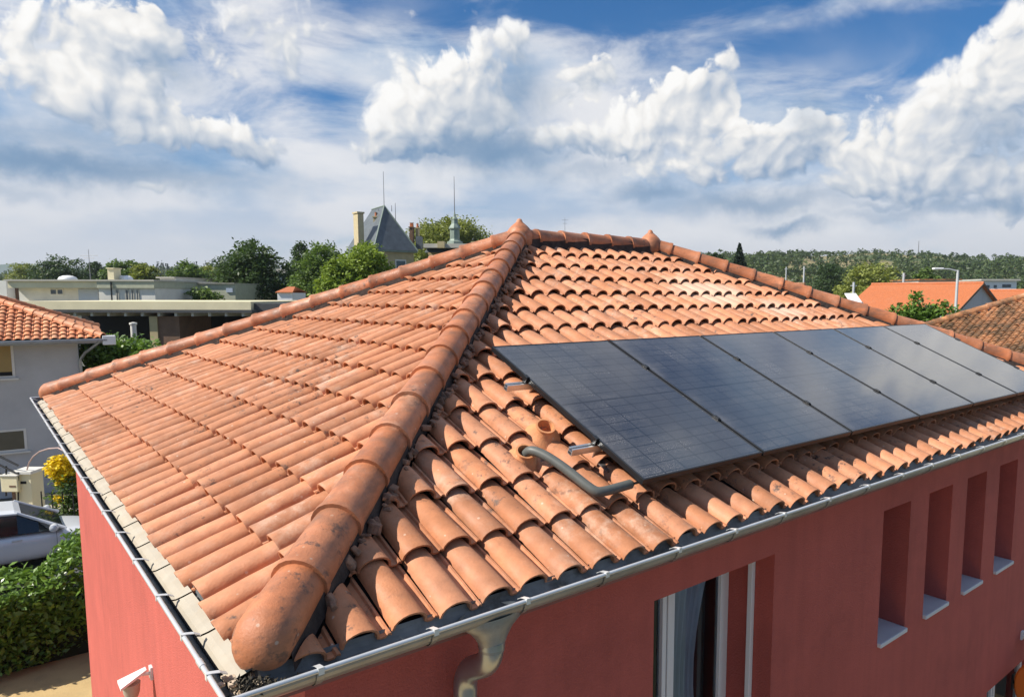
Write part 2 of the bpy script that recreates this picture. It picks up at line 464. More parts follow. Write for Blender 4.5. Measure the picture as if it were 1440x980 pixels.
M_zinc = mat('zinc_gutter', (.33, .35, .36), .38, .55, vary=.14, scale=5, dirt=(.22, .22, .21), dirt_amt=.6, dirt_scale=6)
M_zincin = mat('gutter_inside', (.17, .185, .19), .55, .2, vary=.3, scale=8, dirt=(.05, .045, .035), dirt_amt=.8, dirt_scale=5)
M_bead = mat('gutter_lip_zinc', (.72, .73, .73), .32, .5, vary=.06, scale=9)
M_strap = mat('strap_steel', (.82, .83, .82), .35, .4, vary=.05)
M_cream = mat('cream_eaves_board', (.43, .385, .31), .85, vary=.08, scale=7, dirt=(.42, .34, .24), dirt_amt=.45, dirt_scale=9)
M_white = mat('white_paint', (.78, .78, .77), .45, vary=.04)
M_sill = mat('painted_sill', (.62, .63, .64), .6, vary=.06)
M_alu = mat('aluminium', (.72, .73, .74), .3, .9, vary=.05)
M_black = mat('black_anodised', (.018, .019, .021), .35, .3, vary=.1)
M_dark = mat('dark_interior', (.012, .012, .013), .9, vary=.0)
M_conduit = mat('grey_conduit', (.105, .11, .10), .5, vary=.12, scale=14)
M_pipe = mat('zinc_downpipe', (.38, .44, .50), .28, .85, vary=.18, scale=4, dirt=(.26, .22, .14), dirt_amt=.35, dirt_scale=4)
M_soffit = mat('soffit_paint', (.30, .12, .10), .9)
M_mortar2 = mat('old_hip_mortar', (.30, .17, .11), .95, vary=.35, scale=12, bump=.6, bump_scale=50, dirt=(.08, .06, .05), dirt_amt=.8, dirt_scale=5)
M_bed = mat('hip_bedding', (.050, .036, .030), .95, vary=.5, scale=9, bump=.6, bump_scale=30)
M_leafdead = mat('dead_leaves', (.055, .045, .03), .9, vary=.4, scale=30, tint_amt=.6)
M_mortar = mat('mortar', (.60, .48, .36), .95, vary=.25, scale=14, bump=.5, bump_scale=60)

def glass_mat(name, col=(.02, .03, .035), rough=.05):
    return mat(name, col, rough, 0, vary=0, spec=.8)
M_glass = glass_mat('window_glass', (.035, .045, .055))
M_curtain = mat('net_curtain', (.52, .53, .56), .9, vary=.1)

# ---------------------------------------------------------------- the red house
W, RL, S = 9.135, 2.305, 0.4451
L = W + RL
CS = 1 / math.sqrt(1 + S * S)
TW, TE = 0.2206, 0.3809
FACES = {   # origin, along eave, up the slope, normal, eave length
    'front': (Vector((0, 0, 0)), Vector((1, 0, 0)), Vector((0, CS, S * CS)), L),
    'left': (Vector((0, W, 0)), Vector((0, -1, 0)), Vector((CS, 0, S * CS)), W),
    'back': (Vector((L, W, 0)), Vector((-1, 0, 0)), Vector((0, -CS, S * CS)), L),
    'right': (Vector((L, 0, 0)), Vector((0, 1, 0)), Vector((-CS, 0, S * CS)), W),
}

def tile_slope(O, A, B, length, slope_len, tw, te, phase, left_gap, right_gap, s=S, H=.07, segs=9, jit=1.5, flat=.055, mat_=None, name='tile_slope', parent=None, hip=True, skip=None):
    """rows of interlocking roll-and-pan tiles on a hipped slope as one mesh; O is the lower left corner of the crest plane"""
    Nn = A.cross(B).normalized()
    ncol = int(length / tw) + 3; nrow = int(math.ceil(slope_len / te)) + 1
    wr = (tw - flat) / 2 - .003; uc = wr + .004
    th = [math.pi * k / segs for k in range(segs + 1)]
    prof = [(uc - wr * math.cos(t), -H + H * math.sin(t) ** .85 if 0 < k < segs else -H) for k, t in enumerate(th)]
    prof += [(uc + wr + .008, -H - .002), (tw - .024, -H - .001), (tw - .018, -H + .011), (tw - .006, -H + .011), (tw, -H + .003)]
    n = len(prof)
    vs_ = []; fs = []; ts = []
    o = np.array(O); a = np.array(A); b = np.array(B); nn = np.array(Nn)
    c2 = 1 / math.sqrt(1 + s * s)
    ln = te + .04
    for j in range(nrow):
        for i in range(-2, ncol):
            u0 = phase + i * tw
            b0 = j * te
            if hip:   # skip tiles wholly past the hips
                if u0 + tw < b0 * c2 or u0 > length - b0 * c2: continue
            if b0 > slope_len: continue
            if skip and skip(u0 + uc, b0 + te / 2): continue
            ju = random.gauss(0, .0022) * jit; jb = random.gauss(0, .005) * jit; jr = random.gauss(0, .008) * jit; jh = random.gauss(0, .0016) * jit; jt = random.gauss(0, .004) * jit
            k0 = len(vs_)
            # along the tile: tip (thick lip) to tail
            st = [(0.0, 1.03, 0.0), (.010, 1.03, 0.0), (.040, 1.0, -.004), (.22, .96, -.019), (ln, .90, -.040)]
            for (bb, wsc, hh) in st:
                for (u, h) in prof:
                    uu = uc + (u - uc) * wsc if u < uc + wr + .001 else u
                    if h > -H + .012: h2 = -H + (h + H) * (1 if wsc >= .98 else wsc)
                    else: h2 = h
                    vs_.append(o + a * (u0 + uu + ju + jr * bb) + b * (b0 + bb + jb) + nn * (h2 + hh + jh + jt * (bb / ln)))
            for q in range(len(st) - 1):
                for k in range(n - 1):
                    fs.append((k0 + q * n + k, k0 + q * n + k + 1, k0 + (q + 1) * n + k + 1, k0 + (q + 1) * n + k))
            # lip: end face and a short underside
            k1 = len(vs_)
            for bb in (.001, .10):
                for k, (u, h) in enumerate(prof):
                    tthk = .011
                    if k <= segs:
                        t = th[k]; uu = uc - (wr * 1.03 - tthk) * math.cos(t); h2 = h - tthk * max(math.sin(t), .25)
                    else: uu = u; h2 = h - .012
                    vs_.append(o + a * (u0 + uu + ju) + b * (b0 + bb + jb) + nn * (h2 + jh - (.0 if bb < .05 else .006)))
            for k in range(n - 1):
                fs.append((k0 + k + 1, k0 + k, k1 + k, k1 + k + 1))
                fs.append((k1 + k + 1, k1 + k, k1 + n + k, k1 + n + k + 1))
            tv = random.random()
            ts += [tv] * (len(fs) - len(ts))
    me = bpy.data.meshes.new(name)
    me.from_pydata([tuple(v) for v in vs_], [], fs)
    at = me.attributes.new('tint', 'FLOAT', 'FACE'); at.data.foreach_set('value', ts)
    me.polygons.foreach_set('use_smooth', [True] * len(fs))
    bm = bmesh.new(); bm.from_mesh(me)
    def cut(p, no):
        g = bm.verts[:] + bm.edges[:] + bm.faces[:]
        bmesh.ops.bisect_plane(bm, geom=g, dist=1e-5, plane_co=p, plane_no=no, clear_outer=True)
    if hip:
        Bh = Vector((B.x, B.y, 0)).normalized(); Ah = Vector(A)
        cut(O + Ah * (left_gap * 1.414), (Bh - Ah))           # left hip: keep inside
        cut(O + Ah * (length - right_gap * 1.414), (Bh + Ah))
    top = O + B * (slope_len - .05)
    cut(top, B)
    bm.to_mesh(me); bm.free()
    me.set_sharp_from_angle(angle=R(50))
    me.materials.append(mat_)
    ob = bpy.data.objects.new(name, me); COL.objects.link(ob)
    if parent is not None: ob.parent = parent
    return ob

def cap_row(p0, d, first, step, count, r=.112, name='ridge_capping', mat_=None, parent=None, end_dome=False, length=None, upv=None, segs=14):
    """half-round cap tiles laid along a hip; p0 crest line start, d unit direction; caps lap downhill"""
    mb = MB(); d = Vector(d).normalized()
    side = d.cross(Vector((0, 0, 1))).normalized(); up = side.cross(d).normalized()
    ang = [math.radians(-30 + 240 * k / segs) for k in range(segs + 1)]
    def ring(t, rad, drop, yaw=0):
        c = Vector(p0) + d * t + up * (-.125 + drop)
        sd = side
        return [c + sd * (math.cos(a) * rad) + up * (math.sin(a) * rad) for a in ang]
    def skin(rings, tv):
        vs_ = [p for r_ in rings for p in r_]; n = segs + 1
        fs = [(q * n + k, q * n + k + 1, (q + 1) * n + k + 1, (q + 1) * n + k) for q in range(len(rings) - 1) for k in range(segs)]
        mb._a(vs_, fs, tv)
    for i in range(count):
        t0 = first + (i - 1) * step; t1 = t0 + step + .035
        if i == 0 and end_dome:
            t0 = -.03
            jr = 0
            rings = []
            for q in range(9):          # rounded closed nose
                a = math.pi / 2 * q / 8
                rings.append(ring(t0 + .11 * (1 - math.cos(a)) , r * 1.02 * math.sin(a) + .001, -.03 * math.cos(a)))
            rings += [ring(t0 + .2, r * 1.03, 0), ring(t1, r * .94, -.006)]
            skin(rings, random.random()); continue
        if i == 0: t0 = max(t0, .0)
        if length is not None: t1 = min(t1, length)
        if t1 - t0 < .03: continue
        j = random.gauss(0, .0025); rr = r * random.uniform(.985, 1.015)
        skin([ring(t0 + .06, rr - .016, j), ring(t0, rr - .014, j), ring(t0, rr + .008, j), ring(t0 + .035, rr + .008, j), ring(t0 + .045, rr + .001, j), ring((t0 + t1) / 2, rr * .975, j * .5 - .003), ring(t1, rr * .93, -.007)], random.random())
    return mb.build(name, mat_ or M_cap, parent, smooth=True, sharp=45)

house = thing('red_house', 'red rendered house with a hipped terracotta roof carrying solar panels', 'house')
SLOPE = W / 2 / CS
PH = {'front': -.0865 - TW, 'left': -.09, 'back': -.1, 'right': -.1}
roof = MB()
hh = .135
apexA = Vector((W / 2, W / 2, S * W / 2 - hh)); apexB = Vector((L - W / 2, W / 2, S * W / 2 - hh))
c00 = Vector((0, 0, -hh)); c10 = Vector((L, 0, -hh)); c11 = Vector((L, W, -hh)); c01 = Vector((0, W, -hh))
roof.poly([c00, c10, apexB, apexA]).poly([c01, c00, apexA]).poly([c11, c01, apexA, apexB]).poly([c10, c11, apexB])
roof_o = roof.build('roof', M_under, house)
for k, (O, A, B, ln) in FACES.items():
    lg, rg = {'front': (.118, .09), 'left': (.055, .065), 'back': (.08, .08), 'right': (.08, .08)}[k]
    tile_slope(O, A, B, ln, SLOPE, TW if k != 'left' else .2284, TE, PH[k], lg, rg, mat_=M_tile, parent=roof_o)
UP3 = Vector((0, 0, 1))
q = math.sqrt(2 + S * S)
HIPL = W / 2 * q
lift = .145
def hipcap(P, d, first, dome=True, length=HIPL, r=.112):
    n = int((length - first) / .4042) + 2
    return cap_row(Vector(P) + UP3 * lift, d, first, .4042, n, parent=roof_o, end_dome=dome, length=length, r=r)
hipcap((0, 0, 0), (1, 1, S), .3905, length=HIPL - .05)
hipcap((0, W, 0), (1, -1, S), .3305)
hipcap((L, W, 0), (-1, -1, S), .33)
hipcap((L, 0, 0), (-1, 1, S), (HIPL - .7494) % .4042)
# mortar bed and black ventilated strip under the long hip caps
for (P, d) in (((0, 0, 0), (1, 1, S)), ((0, W, 0), (1, -1, S)), ((L, W, 0), (-1, -1, S)), ((L, 0, 0), (-1, 1, S))):
    d = Vector(d).normalized(); side = d.cross(UP3).normalized(); P = Vector(P)
    a = P + d * .12; b = P + d * (HIPL - .1)
    mb = MB()
    for sg in (-1, 1):
        mb.quad(a + side * sg * .095 + UP3 * .03, b + side * sg * .095 + UP3 * .03, b + side * sg * .115 - UP3 * .11, a + side * sg * .115 - UP3 * .11)
    mb.build('hip_closure_strip', M_bed, roof_o)
# crumbled bedding mortar along the shaded side of the long hip
mb = MB(); d = Vector((1, 1, S)).normalized(); side = d.cross(UP3).normalized()
for k in range(150):
    c = d * random.uniform(.15, HIPL - .3) + side * random.uniform(.108, .150) - UP3 * random.uniform(.05, .085)
    r_ = random.uniform(.010, .028)
    Mx = Matrix.Translation(c) @ Matrix.Rotation(random.uniform(0, 3), 4, Vector((random.random(), random.random(), 1)).normalized())
    mb.box((-r_ * random.uniform(.7, 1.8), -r_, -r_ * .6), (r_, r_ * random.uniform(.6, 1.4), r_ * .6), M=Mx, bev=r_ * .3)
tag(mb.build('hip_mortar', M_mortar2, roof_o), kind='stuff')
cap_row(Vector((W / 2, W / 2, S * W / 2 + .125)), (1, 0, 0), .2347 + .0, .4042, 6, parent=roof_o, length=RL)
mb = MB()
for sg in (-1, 1):
    mb.quad((W / 2, W / 2 + sg * .1, S * W / 2 + .03), (L - W / 2, W / 2 + sg * .1, S * W / 2 + .03), (L - W / 2, W / 2 + sg * .12, S * W / 2 - .12), (W / 2, W / 2 + sg * .12, S * W / 2 - .12))
mb.build('ridge_closure_strip', M_bed, roof_o)
for P in (Vector((W / 2, W / 2, S * W / 2)), Vector((L - W / 2, W / 2, S * W / 2))):
    mb = MB()
    mb.lathe(P + UP3 * -.10, [(.14, 0), (.155, .02), (.160, .10), (.156, .15), (.142, .185), (.12, .215), (.09, .245), (.062, .268), (.04, .285), (.034, .305), (.022, .322), (.0, .33)], n=22)
    mb.build('ridge_finial', M_cap, roof_o, smooth=True)

# walls with openings
def wall(mb, O, A, length, z0, z1, openings, depth, inward):
    """O corner at z=0, A unit direction; openings (x0,x1,za,zb); reveals go inward"""
    xs = sorted({0, length} | {v for o in openings for v in o[:2]}); zs = sorted({z0, z1} | {v for o in openings for v in o[2:4]})
    O = Vector(O); A = Vector(A); I = Vector(inward)
    P = lambda x, z, d=0: O + A * x + Vector((0, 0, z)) + I * d
    for i in range(len(xs) - 1):
        for j in range(len(zs) - 1):
            cx, cz = (xs[i] + xs[i + 1]) / 2, (zs[j] + zs[j + 1]) / 2
            if any(o[0] < cx < o[1] and o[2] < cz < o[3] for o in openings): continue
            mb.quad(P(xs[i], zs[j]), P(xs[i + 1], zs[j]), P(xs[i + 1], zs[j + 1]), P(xs[i], zs[j + 1]))
    for (x0, x1, za, zb) in openings:
        mb.quad(P(x0, za), P(x0, za, depth), P(x0, zb, depth), P(x0, zb)).quad(P(x1, za), P(x1, zb), P(x1, zb, depth), P(x1, za, depth))
        mb.quad(P(x0, zb), P(x0, zb, depth), P(x1, zb, depth), P(x1, zb)).quad(P(x0, za), P(x1, za), P(x1, za, depth), P(x0, za, depth))
XW = .30
SL = [(5.37, 5.89), (6.27, 6.80), (7.16, 7.67), (8.04, 8.58)]
ST, SB = -.54, -1.76
OPF = [(2.45 - XW, 3.73 - XW, -2.75, ST)] + [(a - XW, b - XW, SB, ST) for a, b in SL] + [(8.1 - XW, 9.7 - XW, -5.0, -3.22)]
mb = MB()
LW = L - 2 * XW; WW = W - 2 * XW
wall(mb, (XW, XW, 0), (1, 0, 0), LW, G, -.19, OPF, .5, (0, 1, 0))
wall(mb, (XW, W - XW, 0), (0, -1, 0), WW, G, -.19, [], .5, (1, 0, 0))
wall(mb, (L - XW, XW, 0), (0, 1, 0), WW, G, -.19, [], .5, (-1, 0, 0))
wall(mb, (L - XW, W - XW, 0), (-1, 0, 0), LW, G, -.19, [], .5, (0, -1, 0))
wall_o = mb.build('wall', M_red, house)
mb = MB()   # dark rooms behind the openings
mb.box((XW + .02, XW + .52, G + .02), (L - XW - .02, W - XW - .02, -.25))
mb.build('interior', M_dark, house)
mb = MB()   # soffit board
o_, i_ = .05, XW
for (x0, y0, x1, y1) in ((o_, o_, L - o_, i_), (o_, W - i_, L - o_, W - o_), (o_, i_, i_, W - i_), (L - i_, i_, L - o_, W - i_)):
    mb.box((x0, y0, -.19), (x1, y1, -.17))
mb.build('soffit', M_soffit, house)
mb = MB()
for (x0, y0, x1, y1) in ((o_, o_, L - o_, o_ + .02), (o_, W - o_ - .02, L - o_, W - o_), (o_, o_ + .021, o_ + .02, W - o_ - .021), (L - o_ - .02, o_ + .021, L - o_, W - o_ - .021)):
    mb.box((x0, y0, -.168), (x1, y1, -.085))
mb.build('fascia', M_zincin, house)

# windows
def window(x0, x1, za, zb, depth, cols=2, big=True):
    y = XW + depth; xm = x0 + .57
    f = MB(); fw = .075
    f.box((x0, y, za), (x1, y + .06, za + fw), bev=.004).box((x0, y, zb - fw), (x1, y + .06, zb), bev=.004)
    f.box((x0, y, za + fw), (x0 + fw, y + .06, zb - fw), bev=.004).box((x1 - fw, y, za + fw), (x1, y + .06, zb - fw), bev=.004)
    if cols == 2:
        f.box((xm - .016, y - .026, za + fw), (xm + .016, y + .058, zb - fw), bev=.004)
    fo = f.build('window', M_white, house)
    s = MB(); segs_ = [(x0 + fw, xm - .022), (xm + .022, x1 - fw)] if cols == 2 else [(x0 + fw, x1 - fw)]
    for a, b in segs_:
        s = MB(); t = .042; y2 = y - .018
        s.box((a, y2, za + fw), (b, y2 + .05, za + fw + t), bev=.004).box((a, y2, zb - fw - t), (b, y2 + .05, zb - fw), bev=.004)
        s.box((a, y2, za + fw + t), (a + t, y2 + .05, zb - fw - t), bev=.004).box((b - t, y2, za + fw + t), (b, y2 + .05, zb - fw - t), bev=.004)
        s.build('sash', M_white, fo)
        p = MB(); p.quad((a + t, y + .012, za + fw + t), (b - t, y + .012, za + fw + t), (b - t, y + .012, zb - fw - t), (a + t, y + .012, zb - fw - t))
        p.build('pane', M_paneglass, fo)
    return fo
M_paneglass = bpy.data.materials.new('clear_glass'); M_paneglass.use_nodes = True
_t = M_paneglass.node_tree; _t.nodes.clear(); _N = NT(_t)
_o = _N.n('ShaderNodeOutputMaterial'); _g = _N.n('ShaderNodeBsdfGlossy'); _g.inputs['Roughness'].default_value = .02; _g.inputs['Color'].default_value = (.9, .95, 1, 1)
_tr = _N.n('ShaderNodeBsdfTransparent'); _tr.inputs[0].default_value = (.80, .84, .88, 1)
_fr = _N.n('ShaderNodeFresnel'); _fr.inputs[0].default_value = 1.6; _mx = _N.n('ShaderNodeMixShader')
_t.links.new(_fr.outputs[0], _mx.inputs[0]); _t.links.new(_tr.outputs[0], _mx.inputs[1]); _t.links.new(_g.outputs[0], _mx.inputs[2]); _t.links.new(_mx.outputs[0], _o.inputs[0])

wf = window(2.45, 3.73, -2.73, ST, .40)
# gathered net curtain, drawn back
def curtain(x0, x1, amp, pinch):
    cu = MB(); n = 40; rows = 10
    for r_ in range(rows):
        for k in range(n):
            def P(kk, rr):
                f = kk / n; z = ST - .07 - rr / rows * 2.05
                w_ = 1 - pinch * math.sin(math.pi * min(1, rr / rows * 1.1))
                return (x0 + (x1 - x0) * f * w_, XW + .475 - .018 + amp * math.sin(f * 40) * .6, z)
            cu.quad(P(k, r_), P(k + 1, r_), P(k + 1, r_ + 1), P(k, r_ + 1))
    cu.build('curtain', M_curtain, wf, smooth=True)
curtain(2.56, 2.95, .02, .4); curtain(3.08, 3.60, .02, .38)
for a_, b_ in ((3.688, 3.728), (2.452, 2.49)):
    mb = MB(); mb.box((a_, XW + .16, -2.73), (b_, XW + .20, ST - .002), bev=.004); mb.build('shutter_rail', M_white, wf)
mb = MB(); mb.box((2.41, XW - .03, -2.79), (3.77, XW + .39, -2.752), bev=.006); mb.build('sill', M_sill, wf)
for a, b in SL:
    w_ = window(a, b, SB + .02, ST, .42, cols=1)
    mb = MB(); mb.box((a + .003, XW - .035, SB - .03), (b - .003, XW + .40, SB + .012), bev=.008); mb.build('sill', M_sill, w_)
w_ = window(8.1, 9.7, -4.98, -3.22, .14)

# gutters: half-round zinc with a beaded lip, strapped to the eaves
def gutter(P0, P1, out):
    """P0,P1: ends at the eave line (z=0), out: outward unit vector; mitred ends"""
    P0 = Vector(P0); P1 = Vector(P1); out = Vector(out); d = (P1 - P0).normalized()
    r = .08; c_out = .025; zc = -.045
    n = 12
    def pt(t, rad, end):
        off = c_out + math.cos(t) * rad
        z = zc + math.sin(t) * rad * .95
        base = (P0 - d * off) if end == 0 else (P1 + d * off)
        return base + out * off + UP3 * z
    o = MB(); i = MB()
    an = [-math.pi * k / n for k in range(n + 1)]
    for k in range(n):
        o.quad(pt(an[k], r, 0), pt(an[k + 1], r, 0), pt(an[k + 1], r, 1), pt(an[k], r, 1))
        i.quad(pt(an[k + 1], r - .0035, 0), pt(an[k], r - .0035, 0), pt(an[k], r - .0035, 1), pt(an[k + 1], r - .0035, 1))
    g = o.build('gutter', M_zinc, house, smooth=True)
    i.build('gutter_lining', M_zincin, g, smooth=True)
    b = MB(); b.tube([pt(0, r + .003, 0) + UP3 * .004, pt(0, r + .003, 1) + UP3 * .004], .0095, 10); b.build('lip_bead', M_bead, g, smooth=True)
    return g, d
def straps(g, P0, d, out, ts, tilt=.02):
    P0 = Vector(P0); out = Vector(out)
    for t in ts:
        b = MB(); c = P0 + d * t; w_ = .011
        pts = [c + out * .118 + UP3 * -.055, c + out * .118 + UP3 * -.028, c + out * .10 + UP3 * -.030, c + out * .070 + UP3 * -.036, c + out * .045 + UP3 * -.05]
        for k in range(len(pts) - 1):
            a1, a2 = pts[k], pts[k + 1]; nrm = (a2 - a1).cross(d).normalized() * .0025
            b._a([a1 - d * w_, a1 + d * w_, a2 + d * w_, a2 - d * w_, a1 - d * w_ + nrm, a1 + d * w_ + nrm, a2 + d * w_ + nrm, a2 - d * w_ + nrm], [(0, 1, 2, 3), (7, 6, 5, 4), (0, 4, 5, 1), (1, 5, 6, 2), (2, 6, 7, 3), (3, 7, 4, 0)])
        b.build('gutter_strap', M_strap, g)
        # bracket band under the gutter
        b = MB(); n = 10
        for k in range(n):
            a1, a2 = -math.pi * k / n * .8, -math.pi * (k + 1) / n * .8
            P = lambda a, rr, s_: c + d * s_ + out * (.025 + math.cos(a) * rr) + UP3 * (-.045 + math.sin(a) * rr * .95)
            b.quad(P(a1, .0845, -.014), P(a2, .0845, -.014), P(a2, .0845, .014), P(a1, .0845, .014))
        b.build('gutter_bracket', M_zinc, g)
gf, dgf = gutter((0, 0, 0), (L, 0, 0), (0, -1, 0))
straps(gf, (0, 0, 0), dgf, (0, -1, 0), [.22, .70, 1.17, 1.66, 2.2, 2.7, 3.2, 3.73, 4.26, 4.79, 5.31, 5.84, 6.37, 6.9, 7.4, 7.9, 8.4, 8.9])
gl_, dgl = gutter((0, W, 0), (0, 0, 0), (-1, 0, 0))
straps(gl_, (0, W, 0), dgl, (-1, 0, 0), [W - v for v in (.11, .5, .99, 1.57, 2.12, 2.66, 3.2, 3.74, 4.28, 4.82, 5.36, 5.9, 6.44, 6.98, 7.5, 8.0, 8.5, 9.0)])
gutter((L, 0, 0), (L, W, 0), (1, 0, 0)); gutter((L, W, 0), (0, W, 0), (0, 1, 0))
# soldered sockets where gutter lengths meet
for yv in (.22, 3.4, 6.6):
    mb = MB(); mb.tube([(-.108, yv - .03, -.041), (-.108, yv + .03, -.041)], .0125, 10); mb.build('gutter_joint', M_bead, gl_, smooth=True)

# cream boards closing the tile ends along the left eave, one per pair of tiles with a rounded lapped end
mb = MB()
pitch = .4568; y0 = .06
k = 0
while y0 + k * pitch < W - .1:
    a = y0 + k * pitch; b = min(a + pitch - .008, W - .08)
    n = 8; top = []; bot = []
    pr = [(.028, -.046), (-.010, -.062), (-.034, -.080), (-.042, -.098)]
    for (x, z), sh in zip(pr, (.0, .008, .035, .085)):
        top.append([(x, a + sh, z + .004), (x, a + (b - a) * .5 + sh * .6, z + .002), (x, b + sh, z)])
    for i_r in range(len(top) - 1):
        for j_c in range(2):
            mb.quad(top[i_r][j_c], top[i_r][j_c + 1], top[i_r + 1][j_c + 1], top[i_r + 1][j_c], random.random())
    k += 1
mb.build('eaves_board', M_cream, house, smooth=True)
mb = MB(); mb.box((-.046, .0, -.15), (.03, W, -.098)); mb.build('eaves_batten', M_under, house)

# gutter outlet and downpipe
mb = MB()
oc = Vector((1.03, -.025, -.10)); n = 20; rings = []
for (hw, dp, z) in ((.165, .078, .015), (.155, .078, -.02), (.11, .066, -.055), (.078, .062, -.095), (.062, .058, -.125), (.058, .058, -.16)):
    rings.append([(oc.x + math.cos(2 * math.pi * k / n) * hw, oc.y + math.sin(2 * math.pi * k / n) * dp, oc.z + z) for k in range(n)])
vs_ = [p for r_ in rings for p in r_]
mb._a(vs_, [(i * n + k, (i + 1) * n + k, (i + 1) * n + (k + 1) % n, i * n + (k + 1) % n) for i in range(len(rings) - 1) for k in range(n)])
dpo = mb.build('gutter_outlet', M_zinc, house, smooth=True)
pp = []
AN = R(64); RB = .15; DG = .07
for k in range(10):
    t = AN * k / 9
    pp.append(Vector((1.03, -.025 + RB * (1 - math.cos(t)), -.235 - RB * math.sin(t))))
dv = (pp[-1] - pp[-2]).normalized()
pp.append(pp[-1] + dv * DG)
e0 = pp[-1]
for k in range(1, 10):
    t = AN * (1 - k / 9)
    pp.append(Vector((1.03, e0.y + RB * (math.cos(t) - math.cos(AN)), e0.z - RB * (math.sin(AN) - math.sin(t)))))
pp = [Vector((1.03, -.025, -.22))] + pp
yy = pp[-1].y
pp.append(Vector((1.03, yy, G + .1)))
mb = MB(); mb.tube(pp, .057, 18); dp_o = mb.build('downpipe', M_pipe, house, smooth=True)
for a_, b_ in (((1.03, -.025, -.215), (1.03, -.025, -.245)), ((1.03, yy, -1.2), (1.03, yy, -1.25)), ((1.03, yy, -3.2), (1.03, yy, -3.25))):
    mb = MB(); mb.tube([a_, b_], .0615, 18); mb.build('pipe_collar', M_pipe, dp_o, smooth=True)

# terracotta outlets on the roof, grey conduit
def FP(x, y, h=0.0):
    return Vector((x, y, S * y)) + Vector((0, -S * CS, CS)) * h
vent_n = Vector((-.15, -.55, .8)).normalized()
for (P, hgt, r_) in ((FP(2.165, 1.03, -.05), .095, .064), (FP(1.868, .845, -.055), .085, .058)):
    mb = MB()
    mb.lathe(P, [(r_ * 1.9, 0), (r_ * 1.6, .018), (r_ * 1.3, .035), (r_ * 1.1, .055), (r_ * .97, hgt - .015), (r_ * 1.04, hgt - .012), (r_ * 1.04, hgt), (r_ * .84, hgt), (r_ * .82, hgt - .07)], n=22, axis=vent_n)
    mb.build('vent_outlet', M_vent, roof_o, smooth=True, sharp=35)
mb = MB()
ctl = [FP(1.868, .84, -.01), FP(1.876, .81, .042), FP(1.91, .735, .060), FP(1.95, .63, .058), FP(1.985, .53, .046), FP(2.01, .455, .036), FP(2.04, .40, .030), FP(2.10, .385, .032), FP(2.22, .385, .036), FP(2.30, .385, .04)]
def smooth_path(c, n=6):
    out_ = []
    for i in range(len(c) - 1):
        p0, p1, p2, p3 = c[max(i - 1, 0)], c[i], c[i + 1], c[min(i + 2, len(c) - 1)]
        for k in range(n):
            t = k / n
            out_.append(.5 * ((2 * p1) + (p2 - p0) * t + (2 * p0 - 5 * p1 + 4 * p2 - p3) * t * t + (3 * p1 - p0 - 3 * p2 + p3) * t ** 3))
    out_.append(c[-1]); return out_
mb.tube(smooth_path(ctl), .029, 14)
cdt = thing('cable_conduit', 'grey bent plastic conduit running from a clay roof outlet to the nearest solar panel', 'conduit', FP(1.9, .6, 0))
def rel(o, parent):
    o.data.transform(Matrix.Translation(-Vector(parent.location))); o.parent = parent
    return o
rel(mb.build('pipe', M_conduit, None, smooth=True), cdt)
mb = MB(); mb.tube(smooth_path([FP(2.29, .385, .04), FP(2.33, .37, .055), FP(2.37, .36, .07), FP(2.42, .35, .06)]), .008, 8); mb.tube([FP(2.29, .385, .04), FP(2.315, .38, .046)], .016, 10)
rel(mb.build('cable', M_black, None, smooth=True), cdt)

